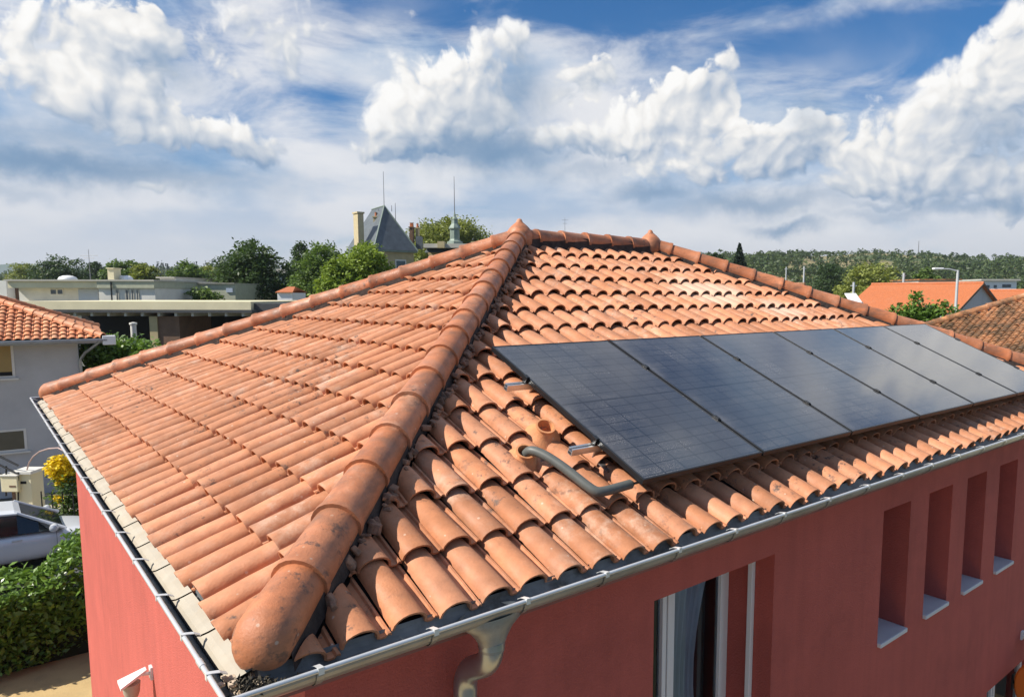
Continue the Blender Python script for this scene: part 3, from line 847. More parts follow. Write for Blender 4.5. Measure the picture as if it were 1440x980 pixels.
# ---------------------------------------------------------------- solar panels
def panel_mat():
    m = bpy.data.materials.new('solar_cells'); m.use_nodes = True
    t = m.node_tree; t.nodes.clear(); N = NT(t)
    out = N.n('ShaderNodeOutputMaterial'); b = N.n('ShaderNodeBsdfPrincipled')
    P = N.n('ShaderNodeTexCoord').outputs['Object']
    sp = N.n('ShaderNodeSeparateXYZ'); N.put(sp.inputs[0], P)
    x, y = sp.outputs[0], sp.outputs[1]
    def lines(v, n_, w_):
        f = N.m('FRACT', N.mul(v, n_)); return N.m('LESS_THAN', N.m('ABSOLUTE', N.sub(f, .5)), .5 - w_)
    # object space: x 0..pw, y 0..ph
    cx = lines(N.m('MULTIPLY', N.sub(x, .02), 1 / .191), 1.0, .026)
    cy = lines(N.m('MULTIPLY', N.sub(y, .03), 1 / .0922), 1.0, .040)
    mid = N.m('GREATER_THAN', N.m('ABSOLUTE', N.sub(y, .86)), .009)
    cell = N.mul(N.mul(cx, cy), mid)
    bus = N.mul(N.m('LESS_THAN', N.m('ABSOLUTE', N.sub(N.m('FRACT', N.mul(x, 47)), .5)), .035), cell)
    base = N.mix(cell, (.001, .001, .0015), (.021, .023, .029))
    base = N.mix(N.mul(bus, .35), base, (.06, .065, .07))
    Wd = N.n('ShaderNodeNewGeometry').outputs['Position']
    grain = N.noise(Wd, 95, 5, .75)
    clump = N.noise(Wd, 1.3, 5, .6)
    streak = N.noise(N.vm('MULTIPLY', Wd, (14, 2, 2)), 1.6, 4, .6)
    dust = N.mul(N.ramp(grain, .34, .78), N.ramp(clump, .34, .66, .15, 1))
    dust = N.mul(dust, N.ramp(streak, .3, .7, .7, 1))
    dust = N.m('MULTIPLY', dust, N.add(.08, N.mul(cell, .92)))
    edge = N.mul(N.ramp(x, .0, .13, 1, 0), N.ramp(N.noise(Wd, 3.5, 5), .4, .65))
    cellid = N.n('ShaderNodeTexWhiteNoise', noise_dimensions='2D')
    N.put(cellid.inputs['Vector'], N.comb(N.m('FLOOR', N.mul(x, 1 / .191)), N.m('FLOOR', N.mul(y, 1 / .0922))))
    dust = N.mul(dust, N.ramp(cellid.outputs[0], 0, 1, .45, 1.35))
    dd = N.m('ADD', N.mul(dust, .50), N.mul(edge, .20), clamp=True)
    base = N.mix(dd, base, (.30, .27, .24))
    N.put(b.inputs['Base Color'], base)
    N.put(b.inputs['Roughness'], N.add(.09, N.mul(dd, .6)))
    b.inputs['IOR'].default_value = 1.75
    b.inputs['Coat Weight'].default_value = .6; b.inputs['Coat IOR'].default_value = 1.6; b.inputs['Coat Roughness'].default_value = .06
    b.inputs['Specular IOR Level'].default_value = .6
    t.links.new(b.outputs[0], out.inputs[0])
    return m
M_cells = panel_mat()
PW, PX0, PB, PHT, PZ = 1.1994, 2.2996, .2839, 1.72, .14
tiltM = Matrix(((1, 0, 0), (0, CS, -S * CS), (0, S * CS, CS))).to_4x4()
pn = 'black framed solar panels in a row on the terracotta roof'
plab = ['dusty black solar panel at the left end of the row, beside the grey conduit',
        'dusty black solar panel, second in the row from the grey conduit',
        'dark solar panel, third in the row counted from the grey conduit',
        'blue-black solar panel with a pale streak, fourth from the grey conduit',
        'solar panel mirroring bright cloud, next to the last of the row',
        'palest solar panel, last in the row below the far hip']
proto = None
for i in range(6):
    loc = Vector((PX0 + i * PW, PB * CS, S * PB * CS + PZ))
    if proto is None:
        p = bpy.data.objects.new('solar_panel', None); COL.objects.link(p)
        p.rotation_euler = (math.atan(S), 0, 0)
        w_ = PW - .022
        f = MB(); fw, ft = .013, .036
        f.box((0, 0, -ft), (w_, fw, 0), bev=.0015).box((0, PHT - fw, -ft), (w_, PHT, 0), bev=.0015).box((0, fw, -ft), (fw, PHT - fw, 0), bev=.0015).box((w_ - fw, fw, -ft), (w_, PHT - fw, 0), bev=.0015)
        f.build('frame', M_black, p)
        g = MB(); g.box((fw, fw, -.009), (w_ - fw, PHT - fw, -.0025)); g.build('glass', M_cells, p)
        bk = MB(); bk.box((.5, PHT - .3, -.034), (.66, PHT - .2, -.0095)); bk.build('junction_box', M_black, p)
        proto = p
    else: p = copy_tree(proto)
    p.location = loc
    tag(p, plab[i], 'solar panel', pn)
    if i < 5:
        for yy_ in (.45, 1.24):
            c = MB(); c.box((PW - .03, yy_ - .03, -.03), (PW + .008, yy_ + .03, .008), bev=.002); c.build('panel_clamp', M_black, p)
    if i == 0:
        for yy_ in (.45, 1.24):
            c = MB(); c.box((-.022, yy_ - .022, -.035), (.006, yy_ + .022, .012), bev=.002); c.build('panel_clamp', M_black, p)
rail_l = ['lower aluminium mounting rail sticking out under the left solar panel', 'upper aluminium mounting rail sticking out under the left solar panel']
for kk, bb in enumerate((.73, 1.52)):
    o = bpy.data.objects.new('mounting_rail', None); COL.objects.link(o)
    o.location = Vector((PX0 - .20 + .03 * kk, bb * CS, S * bb * CS + PZ)); o.rotation_euler = (math.atan(S), 0, 0)
    tag(o, rail_l[kk], 'rail', 'mounting rails under the solar panels')
    m_ = MB(); ln_ = 6 * PW + .3
    m_.box((0, -.02, -.085), (ln_, .02, -.082)).box((0, -.02, -.082), (ln_, -.0165, -.04)).box((0, .0165, -.082), (ln_, .02, -.04)).box((0, -.0165, -.045), (ln_, -.006, -.041)).box((0, .006, -.045), (ln_, .0165, -.041)).box((0, -.0165, -.065), (ln_, .0165, -.063))
    m_.build('rail_profile', M_alu, o)
    for xx in [.28 + q_ * 1.2 for q_ in range(6)]:
        h_ = MB(); h_.box((xx - .03, .03, -.175), (xx + .03, .036, -.05), bev=.001).box((xx - .03, -.12, -.18), (xx + .03, .036, -.173), bev=.001)
        h_.build('roof_hook', M_alu, o)

# debris caught in the corner of the gutter
V = []; T = []
for k in range(420):
    u_ = abs(random.gauss(0, .07)); v_ = random.gauss(0, .035)
    c = np.array([-.045 + u_ * .9 + random.gauss(0, .012), -.03 - v_ * .6 + random.gauss(0, .012) - u_ * .15, -.07 + random.uniform(-.02, .05) * (1 - min(u_ * 5, 1))])
    a = rng.normal(size=3); a /= np.linalg.norm(a); b = np.cross(a, rng.normal(size=3)); b /= np.linalg.norm(b)
    l_, w_ = random.uniform(.006, .02), random.uniform(.002, .006)
    V += [c - a * l_, c + b * w_, c + a * l_, c - b * w_]; T.append(random.random())
tag(np_mesh('leaf_litter', np.array(V), 4, np.array(T), M_leafdead), 'dark dead leaves and twigs caught in the corner of the gutter below the big hip cap', 'leaf litter', kind='stuff')
mb = MB()
for k in range(16):
    c = Vector((random.uniform(-.055, .03), random.uniform(-.05, .12), random.uniform(-.085, -.06)))
    mb.box(c - Vector((.012, .014, .006)) * random.uniform(.5, 1.4), c + Vector((.012, .014, .006)) * random.uniform(.5, 1.4), M=Matrix.Rotation(random.uniform(-.4, .4), 4, 'Z'))
mb.box((-.05, -.05, -.11), (.05, .07, -.082))
mb.build('mortar_bed', M_mortar, roof_o)

# lamps on the walls
def wall_lamp(P, out, label):
    """small flared wall lamp: arm, slanting white cover, beige cup"""
    out = Vector(out); side = out.cross(UP3)
    t = thing('wall_lamp', label, 'lamp', P, 0, 'small white lamps on the red walls')
    a = MB(); a.box((-.005, -.035, -.05), (.02, .035, .06), M=Matrix((( out.x, side.x, 0, 0), (out.y, side.y, 0, 0), (0, 0, 1, 0), (0, 0, 0, 1))), bev=.004)
    a.tube([out * .01, out * .07 + UP3 * .01], .014, 10)
    a.build('wall_plate', M_white, t)
    c = MB(); top = [out * .045 + side * s_ * .03 + UP3 * .055 for s_ in (-1, 1)] + [out * .24 + side * s_ * .085 - UP3 * .02 for s_ in (1, -1)]
    c.prism(top, (0, 0, -.022)); c.build('cover', M_white, t)
    b = MB(); b.lathe(out * .155 - UP3 * .16, [(.035, 0), (.045, .005), (.06, .05), (.068, .125)], n=16); b.build('lamp_cup', M_cream, t, smooth=True)
    return t
wall_lamp((XW, 3.95, -1.80), (-1, 0, 0), 'white covered lamp with beige cup on the sunlit wall')
wall_lamp((9.13, XW, -2.85), (0, -1, 0), 'white covered lamp on the shaded wall above the orange sign')
sg = thing('round_sign', 'bright orange rounded sign standing out from the shaded wall, cut by the right frame edge', 'sign', (8.86, -.14, -3.34))
mb = MB(); mb.lathe((-.03, 0, 0), [(.38, 0), (.40, .015), (.40, .045), (.38, .06)], n=40, axis=(1, 0, 0)); mb.build('sign_disc', mat('orange_sign', (.85, .18, .02), .5, vary=.03), sg, smooth=True, sharp=30)
mb = MB(); mb.box((-.02, .3, -.02), (.02, .415, .02)).box((-.05, .405, -.1), (.05, .417, .1)); mb.build('bracket', M_black, sg)

# ---------------------------------------------------------------- the town around (laid out by bearing and distance from the camera)
CP, SP = math.cos(PIT), math.sin(PIT)
H_R = Vector((math.cos(YAW), -math.sin(YAW), 0)); H_F = Vector((math.sin(YAW), math.cos(YAW), 0))
def TZ(py, Y):
    v = (PPY - py) / FPX; return CAM.z + Y * (-SP + v * CP) / (CP + v * SP)
def TX(px, Y, py=420):
    v = (PPY - py) / FPX; return Y * ((px - PPX) / FPX) / (CP + v * SP)
def wpos(X, Y, z=0.0):
    p = Vector((CAM.x, CAM.y, 0)) + H_R * X + H_F * Y; return Vector((p.x, p.y, z))
def at(px, py, Y): return wpos(TX(px, Y, py), Y, TZ(py, Y))
TR = -YAW       # things turned to face along the view

# ---- ground and hills
M_ground = bpy.data.materials.new('town_ground'); M_ground.use_nodes = True
_t = M_ground.node_tree; _t.nodes.clear(); _N = NT(_t)
_P = _N.n('ShaderNodeTexCoord').outputs['Object']
_c = _N.mix(_N.ramp(_N.noise(_P, .06, 5), .42, .58), (.06, .085, .03), (.13, .12, .10))
_c = _N.mix(_N.ramp(_N.noise(_P, .9, 6, .65), .45, .7, 0, .6), _c, (.12, .10, .06))
_b = _N.n('ShaderNodeBsdfPrincipled'); _N.put(_b.inputs['Base Color'], _c); _b.inputs['Roughness'].default_value = .95
_o = _N.n('ShaderNodeOutputMaterial'); _t.links.new(_b.outputs[0], _o.inputs[0])
M_hill = bpy.data.materials.new('hill_grass'); M_hill.use_nodes = True
_t = M_hill.node_tree; _t.nodes.clear(); _N = NT(_t)
_P = _N.n('ShaderNodeTexCoord').outputs['Object']
_c = _N.mix(_N.ramp(_N.noise(_P, .012, 6, .6), .45, .58), (.24, .20, .09), (.08, .11, .035))
_c = _N.mix(_N.ramp(_N.noise(_P, .05, 4), .55, .7, 0, .7), _c, (.32, .24, .12))
_b = _N.n('ShaderNodeBsdfPrincipled'); _N.put(_b.inputs['Base Color'], _c); _b.inputs['Roughness'].default_value = .95
_o = _N.n('ShaderNodeOutputMaterial'); _t.links.new(_b.outputs[0], _o.inputs[0])

mb = MB(); Rg = 9000
mb.poly([(math.cos(2 * math.pi * k / 48) * Rg, math.sin(2 * math.pi * k / 48) * Rg, G) for k in range(48)])
tag(mb.build('ground', M_ground), kind='structure')

def interp(x, pts):
    if x <= pts[0][0]: return pts[0][1]
    for (a, b), (c, d) in zip(pts, pts[1:]):
        if x <= c: return b + (d - b) * (x - a) / (c - a)
    return pts[-1][1]
# skyline of the bare terrain: photo x -> photo y at the ridge
RIDGE = [(-500, 392), (0, 392), (120, 389), (330, 386), (600, 384), (900, 372), (985, 362), (1060, 361), (1150, 357), (1240, 356), (1340, 362), (1440, 364), (1700, 372), (2300, 395)]
YR = 620.0
def hill_z(px, Y):
    zt = TZ(interp(px, RIDGE), YR)
    f = min(max((Y - 230) / (YR - 230), 0), 1); f = f * f * (3 - 2 * f) * .55 + f * .45
    if Y > YR: f = 1 - ((Y - YR) / 900) ** 1.3 * .8
    return G - .3 + (zt - G) * max(f, 0)
verts = []; faces = []
xs_ = list(range(-700, 2501, 25)); ys_ = [200, 230, 260, 300, 340, 380, 420, 460, 500, 540, 580, 605, 620, 640, 680, 760, 900, 1100, 1400]
for Y in ys_:
    for px in xs_:
        X = TX(px, Y); z = hill_z(px, Y)
        z += (math.sin(px * .021 + Y * .01) + math.sin(px * .057 + 1.3)) * .9 * min(1, max(0, (Y - 230) / 200))
        if Y <= 205: z = G - .5
        verts.append(tuple(wpos(X, Y, z)))
n_ = len(xs_)
for j in range(len(ys_) - 1):
    for i in range(n_ - 1): faces.append((j * n_ + i, j * n_ + i + 1, (j + 1) * n_ + i + 1, (j + 1) * n_ + i))
mb = MB(); mb._a(verts, faces); tag(mb.build('hills', M_hill, smooth=True, sharp=180), kind='structure')
# a far ridge, forested, many kilometres off
mb = MB(); fr = []
prof_far = [(-300, 376), (-100, 373), (0, 374), (25, 371), (50, 373), (90, 377), (200, 380), (420, 384), (700, 388)]
for k, px in enumerate(range(-300, 701, 20)):
    zt = TZ(interp(px, prof_far) + math.sin(px * .08) * .6, 6000)
    fr.append((wpos(TX(px, 5200), 5200, G), wpos(TX(px, 6000), 6000, zt), wpos(TX(px, 7000), 7000, G)))
for a, b in zip(fr, fr[1:]):
    mb.quad(a[0], b[0], b[1], a[1]); mb.quad(a[1], b[1], b[2], a[2])
tag(mb.build('far_hills', mat('far_forest', (.055, .085, .05), .95, vary=.25, scale=.002)), kind='structure')

# ---- foliage
M_leafdark = leaf_mat('leaf_dark', (.020, .042, .014), (.085, .140, .038))
M_leafmid = leaf_mat('leaf_mid', (.050, .095, .022), (.170, .250, .055))
M_leafbright = leaf_mat('leaf_bright', (.100, .165, .022), (.310, .400, .060))
M_leafyel = leaf_mat('leaf_yellow_green', (.110, .140, .025), (.320, .350, .080))
M_laurel = leaf_mat('laurel_leaf', (.034, .078, .014), (.21, .34, .058), rough=.32, trans=.2)
M_wood = leaf_mat('wood_canopy', (.024, .048, .014), (.115, .160, .042))
M_conif = leaf_mat('conifer', (.008, .020, .010), (.025, .045, .020))
M_yflower = leaf_mat('yellow_flower', (.75, .50, .01), (.95, .75, .03), trans=.2)
M_bark = mat('bark', (.10, .075, .05), .95, vary=.3, scale=6)

def leaves(centres, size, tint, flat=.5, rs=rng):
    """rhombus leaves round given points; returns verts, 4 per leaf"""
    n = len(centres)
    nrm = rs.normal(size=(n, 3)); nrm[:, 2] = np.abs(nrm[:, 2]) + flat; nrm /= np.linalg.norm(nrm, axis=1)[:, None]
    a = np.cross(nrm, rs.normal(size=(n, 3))); a /= np.linalg.norm(a, axis=1)[:, None]
    b = np.cross(nrm, a)
    s = size * rs.uniform(.6, 1.35, size=(n, 1))
    v = np.empty((n, 4, 3))
    v[:, 0] = centres - a * s; v[:, 1] = centres + b * s * .5 + nrm * s * .12; v[:, 2] = centres + a * s; v[:, 3] = centres - b * s * .5 + nrm * s * .12
    return v.reshape(-1, 3)

def crown_points(blobs, n_clump, per, clump_r, rs=rng, shell=.55):
    """clumps of leaves spread in the outer volume of a set of ellipsoids"""
    B = np.array([b[:6] for b in blobs]); vol = (B[:, 3] * B[:, 4] * B[:, 5]) ** (2 / 3); pick = rs.choice(len(B), n_clump, p=vol / vol.sum())
    d = rs.normal(size=(n_clump, 3)); d /= np.linalg.norm(d, axis=1)[:, None]
    r_ = rs.uniform(shell, 1.0, size=(n_clump, 1)) ** .6 * rs.uniform(.86, 1.10, size=(n_clump, 1))
    c = B[pick, :3] + d * r_ * B[pick, 3:6]
    tc = rs.uniform(0, 1, n_clump) * .55 + .2
    pts = np.repeat(c, per, axis=0) + rs.normal(size=(n_clump * per, 3)) * clump_r * np.array([1, 1, .6])
    t = np.clip(np.repeat(tc, per) + rs.normal(size=n_clump * per) * .16, 0, 1)
    return pts, t

def tree(name, label, base, h, rx, material, leaf=.22, clumps=260, per=22, cat='tree', group=None, crown_lo=.25, seed=1, lobes=7, trunk_r=.22, squash=1.0, cl=None):
    rs = np.random.default_rng(seed)
    t = thing(name, label, cat, base, 0, group)
    blobs = []
    ch = h * (1 - crown_lo)
    for k in range(lobes):
        f = k / max(1, lobes - 1)
        zc = h * crown_lo + ch * (.22 + .56 * f)
        wd = math.sin(math.pi * (.25 + .60 * f)) ** .8
        a = k * 2.4 + rs.uniform(0, .6)
        rr = rx * (.46 + rs.uniform(0, .14)) * wd + rx * .08
        blobs.append((math.cos(a) * rx * .46 * wd, math.sin(a) * rx * .46 * wd * squash, zc, rr, rr, rr * .82 * min(1.3, ch / rx * .55 + .3)))
    blobs.append((0, 0, h * crown_lo + ch * .5, rx * .55, rx * .55, ch * .40))
    pts, tt = crown_points(blobs, clumps, per, cl or rx * .085, rs)
    np_mesh('crown', leaves(pts, leaf, tt, rs=rs), 4, tt, material, t)
    m = MB(); z1 = h * .62
    m.tube([(0, 0, -.2), (.03, 0, h * .15), (-.04, .03, h * .35), (0, 0, z1)], [trunk_r * 1.3, trunk_r, trunk_r * .7, trunk_r * .25], 8)
    for b in blobs[:-1]:
        z0 = h * rs.uniform(.2, .42)
        m.tube([(0, 0, z0), (b[0] * .45, b[1] * .45, z0 + (b[2] - z0) * .5), (b[0], b[1], b[2])], [trunk_r * .5, trunk_r * .32, trunk_r * .1], 6)
    m.build('trunk', M_bark, t, smooth=True)
    return t
def ptree(name, label, px, top, rpx, Y, material, **k):
    rpx *= 1.3; k['leaf'] = k.get('leaf', .22) * .85; k['clumps'] = int(k.get('clumps', 200) * 1.7); top -= 10
    z = TZ(top, Y); b = at(px, 420, Y); b.z = G
    return tree(name, label, b, z - G, rpx * Y / FPX, material, **k)

ptree('broadleaf_tree', 'large dark ragged tree standing left of the slate roofed mansion, beyond the flat roofed hall', 352, 334, 44, 74, M_leafdark, leaf=.24, clumps=430, per=24, crown_lo=.12, seed=11, lobes=9, group='trees of the town')
ptree('broadleaf_tree', 'narrow dark tree partly behind the round mid green tree', 428, 333, 22, 92, M_leafdark, leaf=.24, clumps=200, per=22, seed=12, crown_lo=.1, group='trees of the town')
ptree('broadleaf_tree', 'round mid green tree between the dark ragged tree and the mansion', 452, 330, 37, 70, M_leafmid, leaf=.2, clumps=420, per=26, seed=13, crown_lo=.08, lobes=9, group='trees of the town')
ptree('broadleaf_tree', 'bright sunlit green tree in front of the mansion', 512, 334, 42, 54, M_leafbright, leaf=.17, clumps=460, per=26, seed=14, crown_lo=.2, lobes=9, group='trees of the town')
ptree('broadleaf_tree', 'lower bright green bushy tree at the left foot of the sunlit tree', 474, 358, 26, 52, M_leafbright, leaf=.17, clumps=240, per=24, seed=15, crown_lo=.2, group='trees of the town')
ptree('broadleaf_tree', 'wide sunlit tree rising behind the green lantern of the mansion', 632, 318, 46, 125, M_leafyel, leaf=.30, clumps=800, per=26, seed=16, lobes=9, crown_lo=.45, group='trees of the town')
for i_, (px, top, r_, Y, m_, lb) in enumerate([(85, 366, 30, 150, M_leafdark, 'dark wide tree behind the flat roofed house, left of its aerial'), (172, 366, 27, 115, M_leafmid, 'light green tree just right of the pale chimney'),
        (205, 372, 22, 112, M_leafyel, 'low olive green tree behind the flat roofed house'), (268, 372, 26, 120, M_leafmid, 'green tree behind the small white upper storey'), (305, 374, 24, 125, M_leafyel, 'olive tree left of the large dark ragged tree'),
        (42, 374, 22, 190, M_leafyel, 'pale olive tree at the far left under the blue hills'), (140, 372, 16, 170, M_leafdark, 'small dark tree behind the aerial'),
        (1222, 376, 40, 112, M_leafyel, 'big yellow green tree behind the orange roofed house'), (1300, 380, 20, 118, M_leafmid, 'slim green tree beyond the ridge of the orange roofed house'),
        (1165, 372, 20, 190, M_leafdark, 'dark tree left of the big yellow green tree'), (1008, 350, 14, 165, M_leafdark, 'dark tree peeping over the far hip left of the small conifer')]):
    ptree('broadleaf_tree', lb, px, top, r_, Y, m_, leaf=.32, clumps=260, per=26, seed=30 + i_, crown_lo=.15, group='trees of the town')

def conifer(px, top, rpx, Y, label, seed):
    rs = np.random.default_rng(seed); z = TZ(top, Y); b = at(px, 420, Y); b.z = G; h = z - G; r_ = rpx * Y / FPX
    t = thing('conifer', label, 'tree', b, 0, 'conifers of the town')
    n = 3200; f = rs.uniform(0, 1, n) ** .8; a = rs.uniform(0, 6.283, n); rad = (1 - f) * r_ * rs.uniform(.3, 1.1, n)
    pts = np.stack([np.cos(a) * rad, np.sin(a) * rad, h * .12 + f * h * .88 - rad * .25], 1); tt = rs.uniform(0, 1, n)
    np_mesh('crown', leaves(pts, h * .022, tt, rs=rs), 4, tt, M_conif, t)
    m = MB(); m.tube([(0, 0, -.2), (0, 0, h * .95)], [.25, .04], 7); m.build('trunk', M_bark, t)
conifer(1038, 343, 34, 150, 'small dark conifer breaking the skyline above the far hip', 61)

# distant wood on the hills: one mass
def wood():
    rs = np.random.default_rng(3); V = []; T = []
    def clump(px, Y, h, r_, n, dk):
        p = wpos(TX(px, Y), Y, hill_z(px, Y) if Y > 200 else G)
        d = rs.normal(size=(n, 3)); d /= np.linalg.norm(d, axis=1)[:, None]; d[:, 2] = np.abs(d[:, 2]) * 1.0
        c = np.array([p.x, p.y, p.z + h * .05]) + d * np.array([r_, r_, h * .95]) * rs.uniform(.75, 1.05, size=(n, 1))
        tt = np.clip(dk + rs.normal(size=n) * .13, 0, 1)
        V.append(leaves(c, r_ * .34, tt, rs=rs)); T.append(tt)
    # right-hand slopes
    for k in range(4600):
        px = rs.uniform(690, 1760); Y = 235 + (rs.uniform(0, 1) ** .8) * 380
        f = (Y - 235) / 380
        # open dry fields high on the slope
        fld = math.sin(px * .013 + 2.0) * .12 + math.sin(px * .05) * .05
        if px > 1120 and f > .56 + fld and f < .97 and rs.uniform() < .72: continue
        if px <= 1120 and f > .9 and rs.uniform() < .6: continue
        h = rs.uniform(3.0, 6.4) * (1.0 if f < .85 else .55); clump(px, Y, h, h * .62, 38, rs.uniform(.05, .8))
    for k in range(46):     # clumps on the crest
        px = rs.choice([rs.uniform(1240, 1320), rs.uniform(1330, 1440), rs.uniform(985, 1000), rs.uniform(1060, 1100)]); h = rs.uniform(2.2, 5.5)
        clump(px, YR + rs.uniform(-15, 5), h, h * .5, 40, rs.uniform(0, .35))
    # left-hand wood
    for k in range(1100):
        px = rs.uniform(-420, 700); Y = 240 + (rs.uniform(0, 1) ** .7) * 385
        h = rs.uniform(4, 8) * (1.1 if 190 < px < 420 and Y > 480 else .9); clump(px, Y, h, h * .6, 40, rs.uniform(.0, .65))
    V_ = np.concatenate(V); T_ = np.concatenate(T)
    tag(np_mesh('distant_wood', V_, 4, T_, M_wood), 'dark green wood covering the distant hillsides', 'wood', kind='stuff')
    # pointed spruces on the left skyline
    V = []; T = []
    for k in range(70):
        px = rs.uniform(190, 345); Y = rs.uniform(560, 625); p = wpos(TX(px, Y), Y, hill_z(px, Y)); h = rs.uniform(7, 12); n = 60
        f = rs.uniform(0, 1, n); a = rs.uniform(0, 6.283, n); rad = (1 - f) * h * .22
        c = np.stack([p.x + np.cos(a) * rad, p.y + np.sin(a) * rad, p.z + f * h], 1); tt = rs.uniform(0, .5, n)
        V.append(leaves(c, .7, tt, rs=rs)); T.append(tt)
    tag(np_mesh('spruce_wood', np.concatenate(V), 4, np.concatenate(T), M_conif), 'row of dark pointed spruces on the left skyline', 'wood', kind='stuff')
wood()

# ---- materials of the town
M_offwhite = mat('off_white_render', (.68, .66, .60), .9, vary=.08, scale=.8, dirt=(.5, .47, .4), dirt_amt=.4, dirt_scale=.6)
M_creamw = mat('cream_render', (.74, .66, .43), .9, vary=.08, scale=.8, dirt=(.5, .46, .32), dirt_amt=.35, dirt_scale=.7)
M_grey = mat('grey_render', (.50, .50, .49), .9, vary=.06, scale=.8, bump=.1, bump_scale=60, dirt=(.33, .33, .33), dirt_amt=.4, dirt_scale=.5)
M_conc = mat('concrete', (.46, .44, .38), .9, vary=.1, scale=1.0)
M_dkgrey = mat('dark_roofing', (.06, .062, .065), .8, vary=.15)
M_slate = mat('slate', (.10, .115, .125), .45, vary=.22, scale=1.6, dirt=(.10, .11, .12), dirt_amt=.5, dirt_scale=.9)
M_stone = mat('yellow_stone', (.44, .36, .20), .9, vary=.12, scale=1.5)
M_copper = mat('green_zinc', (.20, .25, .21), .6, .2, vary=.15, scale=2)
M_brickw = mat('brown_wall', (.16, .095, .06), .9, vary=.15, scale=2)
M_shutter = mat('ochre_shutter', (.36, .25, .09), .7, vary=.05)
M_bluegrey = mat('pale_blue_panel', (.40, .46, .55), .6, vary=.05)
M_orangew = mat('orange_ochre_render', (.50, .27, .08), .9, vary=.1)
M_green = mat('sage_render', (.42, .43, .32), .9, vary=.1)
M_blackiron = mat('black_iron', (.02, .02, .02), .5)
M_steel = mat('galvanised_pole', (.55, .56, .56), .5, .3)

def local(X0, Y0, rot=0):
    """Empty placement: origin on the ground at view-right X0, distance Y0"""
    return wpos(X0, Y0, G), TR + rot

def hip_house(name, label, cat, corner, la, wd, eave, s, tm, wm, rz, tw=.24, te=.36, over=.45, group=None):
    """house under a hipped tile roof; corner = near left corner of the eaves (world xy), la along local x, wd along local y"""
    t = thing(name, label, cat, (corner[0], corner[1], G), rz, group)
    ez = eave - G
    w = MB(); w.box((over, over, -.2), (la - over, wd - over, ez - .12)); w.build('wall', wm, t)
    rf = MB(); hh_ = .09; a = min(la, wd) / 2
    if la >= wd: A_, B_ = Vector((a, a, ez + s * a - hh_)), Vector((la - a, a, ez + s * a - hh_))
    else: A_, B_ = Vector((a, a, ez + s * a - hh_)), Vector((a, wd - a, ez + s * a - hh_))
    c = [Vector((0, 0, ez - hh_)), Vector((la, 0, ez - hh_)), Vector((la, wd, ez - hh_)), Vector((0, wd, ez - hh_))]
    if la >= wd: rf.poly([c[0], c[1], B_, A_]).poly([c[3], c[0], A_]).poly([c[2], c[3], A_, B_]).poly([c[1], c[2], B_])
    else: rf.poly([c[0], c[1], A_]).poly([c[3], c[0], A_, B_]).poly([c[2], c[3], B_]).poly([c[1], c[2], B_, A_])
    rf.poly(c[::-1])
    ro = rf.build('roof', M_under, t)
    cs = 1 / math.sqrt(1 + s * s); sl_ = a / cs
    O4 = [(Vector((0, 0, ez)), Vector((1, 0, 0)), Vector((0, cs, s * cs)), la), (Vector((0, wd, ez)), Vector((0, -1, 0)), Vector((cs, 0, s * cs)), wd),
          (Vector((la, wd, ez)), Vector((-1, 0, 0)), Vector((0, -cs, s * cs)), la), (Vector((la, 0, ez)), Vector((0, 1, 0)), Vector((-cs, 0, s * cs)), wd)]
    for (O, A, B, l_) in O4[:2] + O4[3:]:
        tile_slope(O, A, B, l_, sl_, tw, te, .0, .06, .06, s=s, segs=5, H=.055, mat_=tm, parent=ro)
    for P, d in ((Vector((0, 0, ez)), (1, 1, s)), (Vector((0, wd, ez)), (1, -1, s)), (Vector((la, 0, ez)), (-1, 1, s)), (Vector((la, wd, ez)), (-1, -1, s))):
        q_ = a * math.sqrt(2 + s * s)
        cap_row(P + UP3 * .13, d, .3, .40, int(q_ / .4) + 2, r=.11, mat_=tm, parent=ro, length=q_, segs=8)
    d = (B_ - A_)
    if d.length > .3: cap_row(A_ + UP3 * (.13 + hh_), d.normalized(), .3, .40, int(d.length / .4) + 2, r=.11, mat_=tm, parent=ro, length=d.length, segs=8)
    g = MB()
    for y_, x0, x1 in ((-.06, -.1, la + .1),): g.box((x0, y_ - .06, ez - .17), (x1, y_ + .06, ez - .07), bev=.02).box((x0 + .1, y_ + .065, ez - .22), (x1 - .1, y_ + .09, ez - .09))
    g.build('gutter', M_zinc, t)
    return t

# left neighbour: grey rendered house under an orange hipped roof
Yn = 23.6
cxr = TX(146, Yn, 472)
LA = 12.0
RN = R(-6); cn = wpos(cxr, Yn); cn = cn - Vector((math.cos(RN), math.sin(RN), 0)) * LA
ez = TZ(474, Yn)
nb = hip_house('neighbour_house', 'grey rendered two storey house with bright orange hipped tile roof at the left edge', 'house', cn, LA, 9.5, ez, .40, M_nbtile, M_grey, RN, tw=.235, te=.30, over=.75)
def facade_window(parent, X0, X1, z0, z1, y, fill, frame=M_white, sill=True, recess=.14, name='window'):
    f = MB(); w = .07
    f.box((X0, y - .02, z1 - w), (X1, y + .05, z1)).box((X0, y - .02, z0), (X1, y + .05, z0 + w)).box((X0, y - .02, z0 + w), (X0 + w, y + .05, z1 - w)).box((X1 - w, y - .02, z0 + w), (X1, y + .05, z1 - w))
    if sill: f.box((X0 - .08, y - .10, z0 - .06), (X1 + .08, y + .03, z0 - .003))
    fo = f.build(name, frame, parent)
    p = MB(); p.box((X0 + w, y - .012, z0 + w), (X1 - w, y + .03, z1 - w)); p.build('pane', fill, fo)
    return fo
